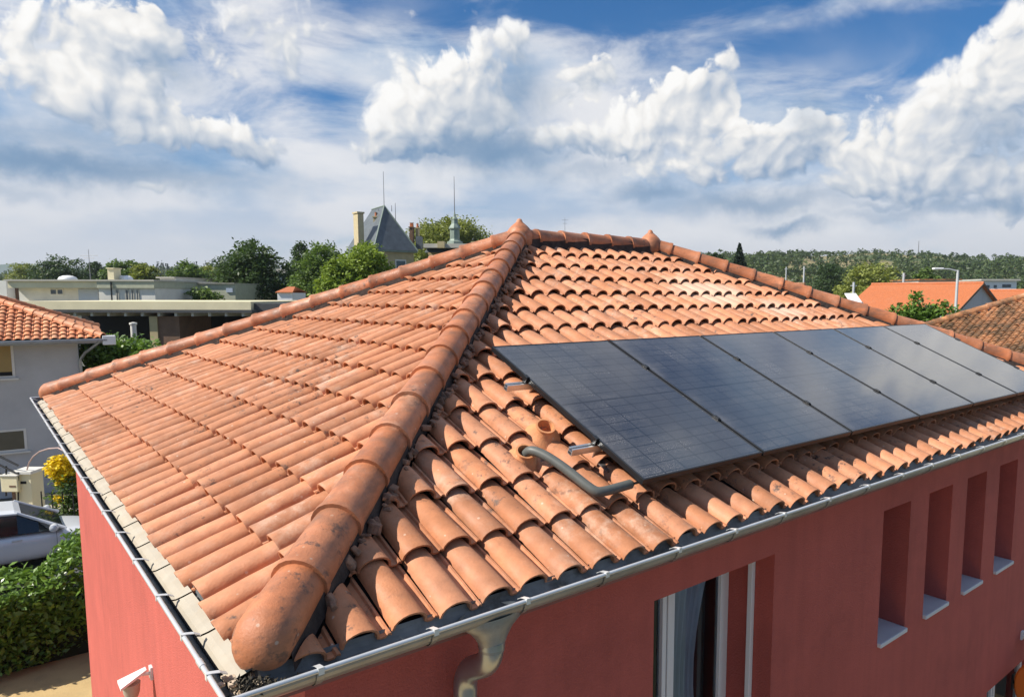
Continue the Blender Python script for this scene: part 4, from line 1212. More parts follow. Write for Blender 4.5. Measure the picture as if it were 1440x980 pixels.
def on_front(px, py, yl):
    """photo point on the house front plane, in the house's own frame"""
    n_ = Vector((-math.sin(RN), math.cos(RN), 0)); o_ = Vector((cn.x, cn.y, 0)) + n_ * yl
    d = pix(px, py); k = (o_ - CAM).dot(n_) / d.dot(n_); p = CAM + d * k - Vector((cn.x, cn.y, G))
    return p.x * math.cos(RN) + p.y * math.sin(RN), p.z
fy = .75
(xa, z1_), (xb, z0_) = on_front(-48, 484, fy), on_front(22, 531, fy)
facade_window(nb, xa, xb, z0_, z1_ , fy, M_shutter, M_offwhite)
m = MB(); m.box((xa + .08, fy - .016, z0_ + .08), (xb - .08, fy - .0125, z0_ + .2)); m.build('shutter_gap', M_dark, nb)
(xa, z1_), (xb, z0_) = on_front(-40, 608, fy), on_front(39, 633, fy)
facade_window(nb, xa, xb, z0_, z1_, fy, mat('frosted_pane', (.10, .09, .06), .4), M_offwhite)
m = MB(); m.box((LA - .05, -.12, ez - G - .28), (LA + .32, .2, ez - G + .02), bev=.02); m.build('fascia_end', M_white, nb)
m = MB(); m.tube([(LA - .1, -.06, ez - G - .15), (LA - .55, .4, ez - G - .55), (LA - .70, .70, ez - G - .8), (LA - .70, .70, 0)], .05, 8); m.build('downpipe', M_zinc, nb, smooth=True)

# stairs railing at the neighbour's wall
def seg_thing(name, label, cat, pos, rz=TR, group=None):
    return thing(name, label, cat, pos, rz, group)
rl = seg_thing('stair_railing', 'black iron stair railing against the grey house wall', 'railing', at(0, 690, 19.9) * 1.0)
rl.location.z = G
Yr = 19.9
def LP(px, py, Y, org):   # photo point at distance Y in the local frame of a thing at org
    w = at(px, py, Y) - org; c, s_ = math.cos(-TR), math.sin(-TR)
    return Vector((w.x * c - w.y * s_, w.x * s_ + w.y * c, w.z))
o_ = Vector(rl.location)
for (a, b) in (((-30, 628), (26, 656)), ((-30, 640), (26, 668)), ((-30, 652), (26, 681))):
    m = MB(); m.tube([LP(*a, Yr, o_), LP(*b, Yr, o_)], .028, 6); m.build('rail', M_blackiron, rl)
for px in (-25, -8, 9, 26):
    y1 = 640 + (px + 8) * .5
    m = MB(); m.tube([LP(px, y1 + 8, Yr, o_), LP(px, y1 + 50, Yr, o_)], .022, 6); m.build('post', M_blackiron, rl)

# gate pillar with letter slot, and meter box beside it
def ztop(py, Y): return TZ(py, Y) - G
gp = seg_thing('gate_pillar', 'cream gate pillar with a flat coping and dark letter slot behind the car', 'pillar', wpos(TX(43, 20.2, 700), 20.2, G))
m = MB(); hgt = ztop(665, 20.2); m.box((-.24, -.24, 0), (.24, .24, hgt), bev=.01); m.build('shaft', M_creamw, gp)
m = MB(); m.box((-.30, -.30, hgt), (.30, .30, hgt + .09), bev=.012); m.build('coping', M_offwhite, gp)
m = MB(); m.box((-.06, -.252, hgt - .28), (.10, -.238, hgt - .21)); m.build('letter_slot', M_dark, gp)
mbx = seg_thing('meter_box', 'beige box mounted left of the cream gate pillar', 'box', wpos(TX(21, 20.0, 690), 20.0, ztop(691, 20.0) + G))
hb = TZ(669, 20.0) - TZ(691, 20.0)
m = MB(); m.box((-.26, -.16, 0), (.22, .16, hb), bev=.02); m.build('casing', M_creamw, mbx)
m = MB(); m.box((-.28, -.19, hb), (.24, .17, hb + .04), bev=.01); m.build('lid', M_offwhite, mbx)
m = MB(); m.box((-.02, -.168, .14), (.16, -.157, .19)); m.box((-.05, -.05, -1.6), (.05, .05, 0)); m.build('slot_and_post', M_brickw, mbx)
# arched hose
hz = seg_thing('arched_hose', 'thin pale hose arching from the gate pillar to the red house', 'hose', wpos(TX(42, 20.1, 700), 20.1, G))
o_ = Vector(hz.location); m = MB(); m.tube([LP(38, 662, 20.1, o_), LP(41, 652, 19.9, o_), LP(47, 643, 19.6, o_), LP(56, 636, 19.2, o_), LP(68, 632, 18.8, o_), LP(82, 631, 18.4, o_), LP(100, 640, 18.0, o_)], .02, 7)
m.build('hose', mat('hose', (.42, .30, .27), .6), hz, smooth=True)

def bush(name, label, base, blobs, material, leaf, clumps, per, cat='bush', seed=1, cl=.12, stems=True, group=None):
    rs = np.random.default_rng(seed); t = thing(name, label, cat, base, TR, group)
    pts, tt = crown_points(blobs, clumps, per, cl, rs, shell=.5)
    np_mesh('foliage', leaves(pts, leaf, tt, rs=rs), 4, tt, material, t)
    if stems:
        m = MB()
        for b in blobs: m.tube([(b[0] * .3, b[1] * .3, 0), (b[0], b[1], b[2])], [.035, .012], 6)
        m.build('stems', M_bark, t)
    return t
Yb = 19.0
bz = lambda py, Y: TZ(py, Y) - G
yb = bush('flowering_bush', 'bush with a ball of bright yellow blossom beside the cream gate pillar', wpos(TX(95, Yb, 700), Yb, G),
     [(.15, 0, bz(690, Yb), .42, .4, .5), (.2, 0, bz(715, Yb), .4, .4, .45)], M_leafmid, .06, 160, 14, seed=71)
rs_ = np.random.default_rng(72)
pts, tt = crown_points([(-.06, -.1, bz(657, Yb), .31, .30, .33), (.08, -.1, bz(669, Yb), .24, .26, .26), (-.02, -.25, bz(700, Yb), .10, .10, .14)], 190, 14, .05, rs_)
np_mesh('yellow_blossom', leaves(pts, .055, tt, rs=rs_), 4, tt, M_yflower, yb)
wf_ = seg_thing('wire_fence', 'low dark wire fence below the yellow flowering bush', 'fence', wpos(TX(85, 18.6, 700), 18.6, G))
for k in range(6):
    m = MB(); m.tube([(-.5 + k * .28, 0, 0), (-.5 + k * .28, 0, bz(692, 18.6))], .016, 6); m.build('post', M_blackiron, wf_)
m = MB()
for zz in (.2, .45, .65): m.tube([(-.5, 0, bz(692, 18.6) * zz / .7), (.9, 0, bz(692, 18.6) * zz / .7)], .007, 5)
m.build('wire', M_blackiron, wf_)

bush('laurel_bush', 'green leafy bush showing above the far left hip, right of the grey house', wpos(TX(160, 27, 500), 27, G),
     [(-.9, 0, bz(512, 27), 1.1, 1.0, 1.0), (0, .2, bz(505, 27), 1.3, 1.0, .85), (.9, 0, bz(503, 27), 1.1, 1.0, .7), (0, 0, bz(540, 27), 2.0, 1.2, 1.4)], M_laurel, .10, 520, 18, seed=73, cl=.2)
bush('laurel_bush', 'pale green leafy bush with one upright shoot in front of the orange roofed house', wpos(TX(1298, 30, 440), 30, G),
     [(-.9, 0, bz(447, 30), .7, .6, .5), (0, 0, bz(444, 30), .7, .7, .45), (.7, 0, bz(441, 30), .6, .6, .5), (-.35, 0, bz(430, 30), .22, .2, .55), (0, 0, bz(470, 30), 1.3, 1.0, 1.0)], M_laurel, .10, 330, 15, seed=74, cl=.13)

# ---- laurel hedge in the lower left corner
def hedge():
    Y0 = 12.05; base = wpos(TX(30, Y0, 940), Y0, G)
    base = Vector((.25, 12.5, G)); t = thing('laurel_hedge', 'tall glossy laurel hedge between the red house and the pale car', 'hedge', base, 0)
    x0, x1 = -6.0, 2.6
    rs = np.random.default_rng(9); P = []; T = []
    def top(x): return 1.50 + .66 * (1 / (1 + np.exp(-(x - .35) * 3.5))) + .10 * np.sin(x * 2.6) + .05 * np.sin(x * 7)
    n = 15000
    x = rs.uniform(x0, x1, n); z = rs.uniform(.05, 1, n) ** .8 * top(x); y = -.0 + .10 * np.sin(x * 3 + z * 2) + .10 * np.sin(z * 4.1 + x) + rs.normal(size=n) * .07 - .10 * np.sin(np.clip(z / 2.3, 0, 1) * 3.1)
    P.append(np.stack([x, y, z], 1)); T.append(rs.uniform(0, 1, n))
    n = 9000
    x = rs.uniform(x0, x1, n); y = rs.uniform(-.05, 1.3, n); z = top(x) + .10 * np.sin(y * 5 + x * 3) + rs.normal(size=n) * .06 - .15 * (np.abs(y - .6) / .7) ** 3
    P.append(np.stack([x, y, z], 1)); T.append(rs.uniform(.2, 1, n))
    n = 700      # stray shoots
    x = rs.uniform(x0, x1, n); y = rs.uniform(-.1, 1.2, n); z = top(x) + rs.uniform(.05, .17, n)
    P.append(np.stack([x, y, z], 1)); T.append(rs.uniform(.5, 1, n))
    P = np.concatenate(P); T = np.concatenate(T)
    np_mesh('foliage', leaves(P, .062, T, flat=.25, rs=rs), 4, T, M_laurel, t)
    m = MB(); m.box((x0, .12, 0), (x1, 1.15, 1.2)); m.build('dark_core_box', mat('hedge_core', (.010, .016, .006), 1.0, vary=.4, scale=6), t)  # plain dark box added inside the leaves to block the view through
hedge()

# ---- car
M_car = mat('silver_blue_paint', (.72, .74, .76), .28, .1, vary=0, coat=.6)
M_carglass = mat('car_glass', (.015, .02, .022), .06, vary=0, spec=.9)
M_tyre = mat('tyre', (.02, .02, .02), .8, vary=0)
M_plastic = mat('black_plastic', (.03, .03, .032), .6, vary=0)
M_lens = mat('headlamp_lens', (.55, .57, .6), .1, vary=0, spec=.9)
def car():
    Yc = 17.2
    org = Vector((-.35, 18.9, G))
    t = thing('parked_car', 'pale silver blue hatchback parked behind the laurel hedge', 'car', org, 0)
    # half-width, z profile stations along x (front = +x); centre line y=.0 , body width 1.76
    Lc = 4.1
    st = [(-2.05, .62, .45, .95), (-1.98, .80, .30, 1.02), (-1.5, .87, .22, 1.03), (-.6, .88, .20, .98), (.4, .88, .20, .95), (1.0, .88, .20, .93), (1.45, .86, .22, .86), (1.85, .80, .26, .74), (2.03, .66, .34, .62), (2.08, .52, .42, .55)]
    vs_ = []; n = 12
    for (x, w, zb, zt) in st:
        for k in range(n):
            a = 2 * math.pi * (k + .5) / n
            cy, cz = math.cos(a), math.sin(a)
            yy_ = math.copysign(abs(cy) ** .38, cy) * w; zz_ = (zb + zt) / 2 + math.copysign(abs(cz) ** .5, cz) * (zt - zb) / 2
            vs_.append((x, yy_, zz_))
    fs = [(i * n + k, i * n + (k + 1) % n, (i + 1) * n + (k + 1) % n, (i + 1) * n + k) for i in range(len(st) - 1) for k in range(n)] + [tuple(range(n))[::-1], tuple((len(st) - 1) * n + k for k in range(n))]
    m = MB(); m._a(vs_, fs); bo = m.build('body', M_car, t, smooth=True, sharp=60)
    sub = bo.modifiers.new('s', 'SUBSURF'); sub.levels = sub.render_levels = 2
    # cabin: glasshouse loft, roof panel, pillars
    cab = [(-1.92, .66, .98, 1.02), (-1.62, .66, .98, 1.34), (-1.1, .64, .97, 1.45), (-.3, .63, .95, 1.49), (.25, .63, .94, 1.44), (.65, .66, .93, 1.22), (1.13, .70, .92, .95)]
    m = MB(); g = MB()
    def sec(x, w, zb, zt, f=1.0): return [(x, -w - .16, zb), (x, -w * f, zt - .05), (x, -w * .8 * f, zt), (x, w * .8 * f, zt), (x, w * f, zt - .05), (x, w + .16, zb)]
    S_ = [sec(*c_) for c_ in cab]
    for a, b in zip(S_, S_[1:]):
        for k in range(5): g.quad(a[k], b[k], b[k + 1], a[k + 1])
    g.build('glasshouse', M_carglass, t, smooth=True, sharp=25)
    r_ = MB(); up_ = .012
    Rf = [(-1.75, 1.235), (-1.62, 1.35), (-1.1, 1.46), (-.3, 1.502), (.22, 1.455), (.34, 1.40)]
    for (xa, za), (xb, zb) in zip(Rf, Rf[1:]):
        for s_ in (1,):
            for (ya, yb, da, db) in ((-.665, -.5, -.05, 0), (-.5, .5, 0, 0), (.5, .665, 0, -.05)):
                r_.quad((xa, ya, za + da + up_), (xb, ya, zb + da + up_), (xb, yb, zb + db + up_), (xa, yb, za + db + up_))
    r_.build('roof_panel', M_car, t, smooth=True, sharp=60)
    p_ = MB()
    for sg in (-1, 1):
        A_ = lambda x, yw, z: Vector((x, sg * yw, z))
        for pts in ([A_(.26, .665, 1.42), A_(.66, .70, 1.19), A_(1.16, .87, .93)], [A_(-1.72, .67, 1.26), A_(-1.80, .78, 1.1), A_(-1.88, .85, .98)]):
            p_ = MB(); p_.tube(pts, [.032, .036, .045], 8); p_.build('windscreen_pillar', M_car, t, smooth=True)
        p_ = MB(); p_.tube([A_(-1.66, .68, 1.32), A_(-1.1, .655, 1.40), A_(-.3, .645, 1.44), A_(.26, .665, 1.40)], .028, 8); p_.build('roof_rail', M_car, t, smooth=True)
        p_ = MB(); p_.tube([A_(-.25, .655, 1.42), A_(-.28, .84, .96)], .028, 6); p_.build('door_pillar', M_car, t, smooth=True)
    for sg in (-1, 1):
        mm = MB(); mm.lathe((.93, sg * 1.0, 1.02), [(.03, -.11), (.085, -.08), (.095, 0), (.085, .07), (.03, .10)], n=12, axis=(.25, 1, .0)); mm.tube([(.93, sg * .86, .97), (.93, sg * .97, 1.0)], .025, 6)
        mm.build('door_mirror', M_car, t, smooth=True)
        hd = MB(); hd.box((.12, sg * .885 - .012, .80), (.32, sg * .885 + .012, .835), bev=.008); hd.build('door_handle', M_bead, t)
        hd = MB(); hd.lathe((1.88, sg * .62, .66), [(.02, 0), (.13, .03), (.12, .1), (.03, .17)], n=14, axis=(1, sg * .3, .25)); hd.build('headlight', M_lens, t, smooth=True)
        ln = MB()
        for xx in (.98, -.22, -1.15): ln.box((xx - .004, sg * .889 - .004, .35), (xx + .004, sg * .889 + .004, .93))
        ln.build('door_seam', M_plastic, t)
        for xx in (-1.28, 1.32):
            w = MB(); w.lathe((xx, sg * .70, .31), [(.18, 0), (.30, .01), (.315, .05), (.315, .15), (.30, .19), (.2, .20)], n=26, axis=(0, sg, 0)); wo = w.build('wheel', M_tyre, t, smooth=True)
            w = MB(); w.lathe((xx, sg * .70, .31), [(.19, .185), (.20, .205), (.05, .19), (.0, .20)], n=20, axis=(0, sg, 0)); w.build('rim', M_alu, wo, smooth=True)
    w = MB(); w.tube([(.55, -.5, 1.27), (.95, .1, 1.05)], .01, 5); w.tube([(.95, .1, 1.05), (1.05, .1, 1.0)], .012, 5); w.build('wiper', M_plastic, t)
    w = MB(); w.box((2.03, -.45, .34), (2.075, .45, .47), bev=.01); w.build('grille', M_plastic, t)
car()
def sheet(name, pts, z, material):
    m = MB(); m.poly([(p.x, p.y, z) for p in pts]); return tag(m.build(name, material), kind='structure')
def gp_(px, py):
    d = pix(px, py); k = (G - CAM.z) / d.z; return CAM + d * k
M_asph = mat('asphalt', (.075, .075, .078), .9, vary=.15, scale=2, bump=.2, bump_scale=60)
M_sand = mat('sandy_gravel', (.52, .37, .17), .95, vary=.16, scale=3, bump=.4, bump_scale=45, dirt=(.25, .19, .10), dirt_amt=.5, dirt_scale=1.5)
M_pave = mat('pale_pavement', (.40, .35, .27), .9, vary=.12, scale=2)
a_ = [Vector(p) for p in ((-30, 14.6, 0), (11, 14.6, 0), (11, 20.8, 0), (-30, 20.8, 0))]
sheet('road', a_, G + .004, M_asph)
m = MB(); m.box((-30, 20.81, G - .1), (11, 25.2, G + .12)); tag(m.build('pavement', M_pave), kind='structure')
a_ = [Vector(p) for p in ((-30, -3, 0), (12, -3, 0), (12, 13.9, 0), (-30, 13.9, 0))]
sheet('gravel_yard', a_, G + .008, M_sand)

# ---- long flat roofed hall with canopy
Yh = 44.0
hl = seg_thing('flat_roofed_hall', 'long low hall with a cream flat roof edge over a dark open canopy', 'building', wpos(TX(60, Yh), Yh, G))
xo = TX(60, Yh); X = lambda px, Y=Yh: TX(px, Y) - xo
zt, zm, zb_ = TZ(425, Yh) - G, TZ(436.5, Yh) - G, TZ(440.5, Yh) - G
m = MB(); m.box((X(20), 0, zm), (X(352), 12, zt)); m.build('parapet', M_creamw, hl)
m = MB(); m.box((X(20), -.5, zb_), (X(358), 12, zm - .003)); m.build('canopy_edge', M_dkgrey, hl)
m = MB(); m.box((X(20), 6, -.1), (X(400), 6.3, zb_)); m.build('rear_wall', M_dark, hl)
for k in range(17):
    x_ = X(60) + k * 1.02
    m = MB(); m.box((x_, -.35, zb_ - .22), (x_ + .16, 5.9, zb_ - .003)); m.build('rafter', M_conc, hl)
m = MB(); m.box((X(209), -.1, 0), (X(220), .5, zb_ - .23)); m.build('pillar', M_stone, hl)
m = MB(); m.box((X(220) + .003, 0, 0), (X(250), 4, zb_ - .23)); m.build('partition_wall', M_brickw, hl)
m = MB(); m.box((X(353), 0.4, zm - .25), (X(402), 10, zt - .12)); m.build('side_roof', M_dkgrey, hl)
m = MB(); m.box((X(357), 1.0, 0), (X(365), 1.4, zm - .26)); m.build('side_post', M_brickw, hl)
m = MB(); m.box((X(366), 3.0, 0), (X(402), 3.4, zm - .26)); m.build('side_wall', M_grey, hl)
ps = seg_thing('pale_post', 'short pale post in front of the dark canopy', 'post', wpos(TX(188, 32, 470), 32, G))
m = MB(); hp = TZ(455, 32) - G; m.lathe((0, 0, 0), [(.13, 0), (.12, hp - .1), (.16, hp - .08), (.16, hp), (.0, hp + .03)], n=12); m.build('shaft', M_offwhite, ps, smooth=True)

# ---- flat roofed house behind the hall
Yf = 60.0
fh = seg_thing('flat_roofed_house', 'pale flat roofed house with cream parapet, garage door and twin windows', 'house', wpos(TX(27, Yf), Yf, G))
xo = TX(27, Yf); X = lambda px: TX(px, Yf) - xo; Z = lambda py: TZ(py, Yf) - G
m = MB(); m.box((0, 0, 0), (X(148), 11, Z(406.5))).box((X(148) + .003, -.8, 0), (X(226), 11, Z(406.5))); m.build('wall', M_offwhite, fh)
m = MB(); m.box((-.2, -.9, Z(406.5) + .003), (X(148), 11.2, Z(397))); m.build('parapet', M_creamw, fh)
m = MB(); m.box((X(148) + .003, -1.0, Z(406.5) + .003), (X(227), 11.2, Z(396.5))); m.build('parapet', M_green, fh)
m = MB(); m.box((-.35, -1.1, Z(397) + .003), (X(228), 11.4, Z(394.8))); m.build('roof_edge', M_conc, fh)
m = MB(); m.box((X(36), -1.3, Z(437)), (X(148), -.003, Z(427.5))); m.build('balcony_wall', M_creamw, fh)
facade_window(fh, X(71), X(81), Z(416), Z(407.5), -.03, M_glass, M_offwhite, sill=False)
facade_window(fh, X(80.6), X(90), Z(416), Z(407.5), -.03, M_glass, M_offwhite, sill=False)
m = MB(); m.box((X(111), -.05, Z(428)), (X(139), -.004, Z(407.5))); m.build('garage_door', M_bluegrey, fh)
for px in (172, 185, 193, 200): facade_window(fh, X(px), X(px + (4 if px != 185 else 5)), Z(427), Z(408), -.84, M_glass, M_conc, sill=False)
m = MB(); m.tube([(X(168.5), -1.08, Z(398)), (X(168.5), -1.08, Z(437))], .06, 8); m.build('drainpipe', M_blackiron, fh)
m = MB(); m.box((X(132), 2, Z(396)), (X(141), 3, Z(378))).box((X(131), 1.9, Z(378) + .003), (X(142), 3.1, Z(376.5))); m.build('chimney', M_creamw, fh)
def skylight(px, label, r_=.4):
    s_ = seg_thing('roof_dome', label, 'rooflight', wpos(TX(px, Yf + 3), Yf + 3, TZ(395, Yf)), group='white domes on the flat roof'); q_ = MB(); q_.lathe((0, 0, 0), [(r_, 0), (r_, .12), (r_ * .85, .3), (r_ * .5, .42), (0, .46)], n=14); q_.build('dome', M_white, s_, smooth=True)
skylight(97, 'wide white dome on the flat roof, left of the chimney', .75); skylight(180, 'larger white dome at the right end of the flat roof', .5); skylight(173, 'small white dome right of the chimney', .28)
def aerial(px, py0, py1, Y, label, bars=(( .25, 1.0), (.4, .5)), r_=.03):
    a_ = seg_thing('roof_aerial', label, 'aerial', wpos(TX(px, Y, py1), Y, TZ(py1, Y)), group='aerials and rods on the skyline')
    h_ = TZ(py0, Y) - TZ(py1, Y); m = MB(); m.tube([(0, 0, 0), (0, 0, h_)], [r_, r_ * .6], 6); m.build('mast', M_steelgrey, a_)
    if bars:
        m = MB()
        for f, w_ in bars: m.tube([(-w_, 0, h_ * (1 - f)), (w_, 0, h_ * (1 - f))], r_ * .6, 5)
        m.build('crossbars', M_steelgrey, a_)
M_steelgrey = mat('grey_steel', (.22, .22, .23), .5, .3, vary=0)
aerial(127, 352, 395, Yf + 2, 'television aerial with crossbars left of the pale chimney', ((.2, .75), (.28, .45)))
bl = seg_thing('side_building', 'beige low building at the far left edge behind the orange tile roof', 'building', wpos(TX(-40, 66), 66, G))
xo = TX(-40, 66); m = MB(); m.box((0, 0, 0), (TX(10, 66) - xo, 8, TZ(396, 66) - G)); m.build('wall', M_offwhite, bl)
m = MB(); m.box((TX(10, 66) - xo + .003, 1, 0), (TX(24, 66) - xo, 8, TZ(399, 66) - G)); m.build('brick_wall', M_brickw, bl)

def block(name, label, px0, px1, top, Y, dep, wm, cat='building', bottom=None, parts=()):
    t = seg_thing(name, label, cat, wpos(TX(px0, Y), Y, G)); xo_ = TX(px0, Y)
    m = MB(); m.box((0, 0, 0), (TX(px1, Y) - xo_, dep, TZ(top, Y) - G)); m.build('wall', wm, t)
    for (nm, a, b, tp, bt, mt, yy_, dp) in parts:
        m = MB(); m.box((TX(a, Y) - xo_, yy_, TZ(bt, Y) - G), (TX(b, Y) - xo_, yy_ + dp, TZ(tp, Y) - G)); m.build(nm, mt, t)
    return t
block('white_annex', 'small white upper storey with a pale blue panel right of the flat roofed house', 226, 248, 392.5, 66, 8, M_offwhite,
      parts=[('blue_panel', 227, 246, 402, 411, M_bluegrey, -.1, .09), ('roof_edge', 223, 249, 390.5, 392.4, M_conc, -.3, 8.6), ('lower_wall', 226, 248, 412, 425, M_green, -.4, .39)])
ob_ = block('balcony_house', 'orange and yellow house with an open balcony between the white annex and the sage wall', 249, 271, 404, 70, 8, M_orangew,
      parts=[('white_pier', 263, 271, 399, 424, M_white, -1.2, 1.19), ('balcony_floor', 249, 262.8, 411, 413, M_creamw, -1.1, 1.09), ('roof', 248, 272, 396, 398.8, M_offwhite, -1.4, 9.6), ('upper_wall', 250, 262, 399, 403.8, M_offwhite, 1, 5), ('yellow_wall', 249, 262.6, 413.2, 425, M_creamw, -1.0, .99)])
block('sage_outbuilding', 'long sage grey low building left of the large dark ragged tree', 272, 331, 400, 66, 8, M_green,
      parts=[('roof_edge', 271, 331.5, 399, 399.9, M_conc, -.2, 8.4), ('blue_plate', 319, 328, 406, 412, M_bluegrey, -.1, .09)])
bush('green_shrub', 'dark green shrub against the sage grey low building', wpos(TX(288, 64, 415), 64, G), [(-.6, 0, bz(416, 64), 1.0, .6, .7), (.5, 0, bz(418, 64), 1.1, .6, .6), (0, 0, bz(440, 64), 1.3, .8, 1.4)], M_leafmid, .17, 120, 14, seed=75, cl=.2)
block('teal_house', 'distant teal walled house with beige roof between two dark trees', 394, 416, 385, 130, 8, mat('teal_wall', (.10, .15, .17), .8),
      parts=[('roof', 391, 418, 379, 384.8, M_conc, -.5, 9)])
hut = seg_thing('white_hut', 'little white hut with orange tile roof at the foot of the mid green tree', 'hut', wpos(TX(390, 58), 58, G))
xo = TX(390, 58); m = MB(); w_ = TX(411, 58) - xo; z1 = TZ(412.5, 58) - G; m.box((0, 0, 0), (w_, 3, z1)); m.build('wall', M_white, hut)
m = MB(); m.prism([(-.1, -.15, z1 + .004), (w_ + .1, -.15, z1 + .004), (w_ * .75, 1.5, z1 + .45), (w_ * .25, 1.5, z1 + .45)], (0, 0, .06)); m.prism([(-.1, 3.15, z1 + .004), (w_ * .25, 1.51, z1 + .45), (w_ * .75, 1.51, z1 + .45), (w_ + .1, 3.15, z1 + .004)], (0, 0, .06)); m.build('roof', M_orange, hut)

# ---- the mansion with steep slate roof
Ym = 88.0
ms = seg_thing('slate_roofed_mansion', 'old stone mansion with steep slate pavilion roof, tall chimneys and low wing', 'mansion', wpos(TX(489, Ym), Ym, G))
xo = TX(489, Ym); X = lambda px: TX(px, Ym) - xo; Z = lambda py: TZ(py, Ym) - G
rot_ = Matrix.Rotation(0, 4, 'Z')
ex = Vector((.769, .639, 0)); ey = Vector((-.639, .769, 0)); Nc = Vector((X(527), 0, 0)); la_, lb_ = 6.0, 8.6
def MP(u, v, z): return Nc + ex * u + ey * v + Vector((0, 0, z))
m = MB(); m.prism([MP(.4, .4, 0), MP(la_ - .4, .4, 0), MP(la_ - .4, lb_ - .4, 0), MP(.4, lb_ - .4, 0)], (0, 0, Z(353.5))); m.build('wall', M_stone, ms)
m = MB(); m.prism([MP(.05, .05, Z(353.5) + .003), MP(la_ - .05, .05, Z(353.5) + .003), MP(la_ - .05, lb_ - .05, Z(353.5) + .003), MP(.05, lb_ - .05, Z(353.5) + .003)], (0, 0, .24)); m.build('cornice', M_copper, ms)
zb0 = Z(351) + .01; k_ = 91 / 88
za = (TZ(290, 92.2) - G)
m = MB()
F1, F2, F3, F4 = MP(0, 0, zb0), MP(la_, 0, zb0), MP(la_, lb_, zb0), MP(0, lb_, zb0)
R1, R2 = MP(la_ / 2, 3.0, za), MP(la_ / 2, 6.6, za - .15)
m.poly([F1, F2, R1]).poly([F2, F3, R2, R1]).poly([F3, F4, R2]).poly([F4, F1, R1, R2])
m.build('slate_roof', M_slate, ms)
m = MB()
for a, b in ((F1, R1), (F2, R1), (R1, R2)): m.tube([a, b], .10, 6)
m.build('ridge_flashing', M_copper, ms)
def chim(px0, px1, t_, b_, y_, mt, pots=0):
    m = MB(); m.box((X(px0), y_, Z(b_)), (X(px1), y_ + 1.1, Z(t_))); m.box((X(px0) - .1, y_ - .1, Z(t_) + .003), (X(px1) + .1, y_ + 1.2, Z(t_ - 1.6))); o = m.build('chimney', mt, ms)
    for k in range(pots):
        m = MB(); xx = X(px0) + (X(px1) - X(px0)) * (k + .5) / pots; m.lathe((xx, y_ + .5, Z(t_ - 1.6)), [(.16, 0), (.13, .5), (.17, .55)], n=8); m.build('chimney_pot', M_orange, o)
M_och = mat('ochre_chimney', (.52, .43, .26), .9, vary=.1)
m = MB(); m.prism([MP(-.75, 2.6, Z(352)), MP(.0, 2.6, Z(352)), MP(.0, 3.9, Z(352)), MP(-.75, 3.9, Z(352))], (0, 0, TZ(300, 90) - TZ(352, 90))); m.prism([MP(-.85, 2.5, Z(298.5)), MP(.1, 2.5, Z(298.5)), MP(.1, 4.0, Z(298.5)), MP(-.85, 4.0, Z(298.5))], (0, 0, .2)); m.build('chimney', M_och, ms)
chim(515, 520, 301, 345, 4.2, M_stone, 1)
chim(558, 563, 312, 335, 8, M_brickw, 2)
chim(565, 569, 312, 340, 9, M_stone, 1)
m = MB(); m.box((X(570), 7, Z(345)), (X(577), 8.5, Z(326))); m.build('dormer', M_slate, ms)
m = MB(); m.box((X(592), 5, 0), (X(668), 12, Z(347))); m.build('wing_wall', M_stone, ms)
m = MB(); m.prism([(X(590), 3.6, Z(353)), (X(640), 3.6, Z(353)), (X(628), 5, Z(344)), (X(594), 5, Z(344))], (0, .6, .25)); m.build('wing_slate', M_slate, ms)
m = MB(); m.box((X(590), 3, Z(346.5)), (X(672), 12.5, Z(340.5))); m.build('wing_roof', M_conc, ms)
for px in (616, 664):
    m = MB(); m.box((X(px - 5), 2.6, Z(347)), (X(px + 5), 3.8, Z(337.5))); m.build('parapet_pier', M_stone, ms)
m = MB(); n_ = 8
m.lathe((X(633), 4.5, Z(341)), [(1.05, 0), (1.0, .35), (.72, .5), (.62, .7), (.60, 1.9), (.78, 2.0), (.75, 2.15), (.45, 2.6), (.38, 3.1), (.42, 3.2), (.16, 3.5), (.05, 4.2)], n=8)
lt = m.build('lantern', M_copper, ms)
m = MB(); m.tube([(X(633), 4.5, Z(300)), (X(633), 4.5, Z(240))], [.07, .03], 6); m.build('spire_rod', M_steelgrey, lt)
for (px, a, b, yy_) in ((529, 232, 292, 5), (520, 285, 298, 5), (540, 282, 291, 5), (548, 280, 306, 4)):
    m = MB(); m.tube([(X(px), yy_, Z(b)), (X(px), yy_, Z(a))], [.05, .03], 5); m.build('lightning_rod', M_steelgrey, ms)
wM = Matrix(((ex.x, ey.x, 0, 0), (ex.y, ey.y, 0, 0), (0, 0, 1, 0), (0, 0, 0, 1)))
f_ = MB(); f_.box((3.0, .34, Z(392)), (4.5, .40, Z(364)), M=Matrix.Translation(Nc) @ wM); fo_ = f_.build('window', M_offwhite, ms)
f_ = MB(); f_.box((3.15, .32, Z(392)), (4.35, .345, Z(366)), M=Matrix.Translation(Nc) @ wM); f_.build('pane', M_glass, fo_)

# small mast over the ridge
aerial(794, 306, 330, 120, 'thin aerial showing above the roof ridge', ((.15, .5), (.35, .35)), .04)
aerial(1291, 338, 356, 590, 'tall thin mast on the hilltop', None, .35)

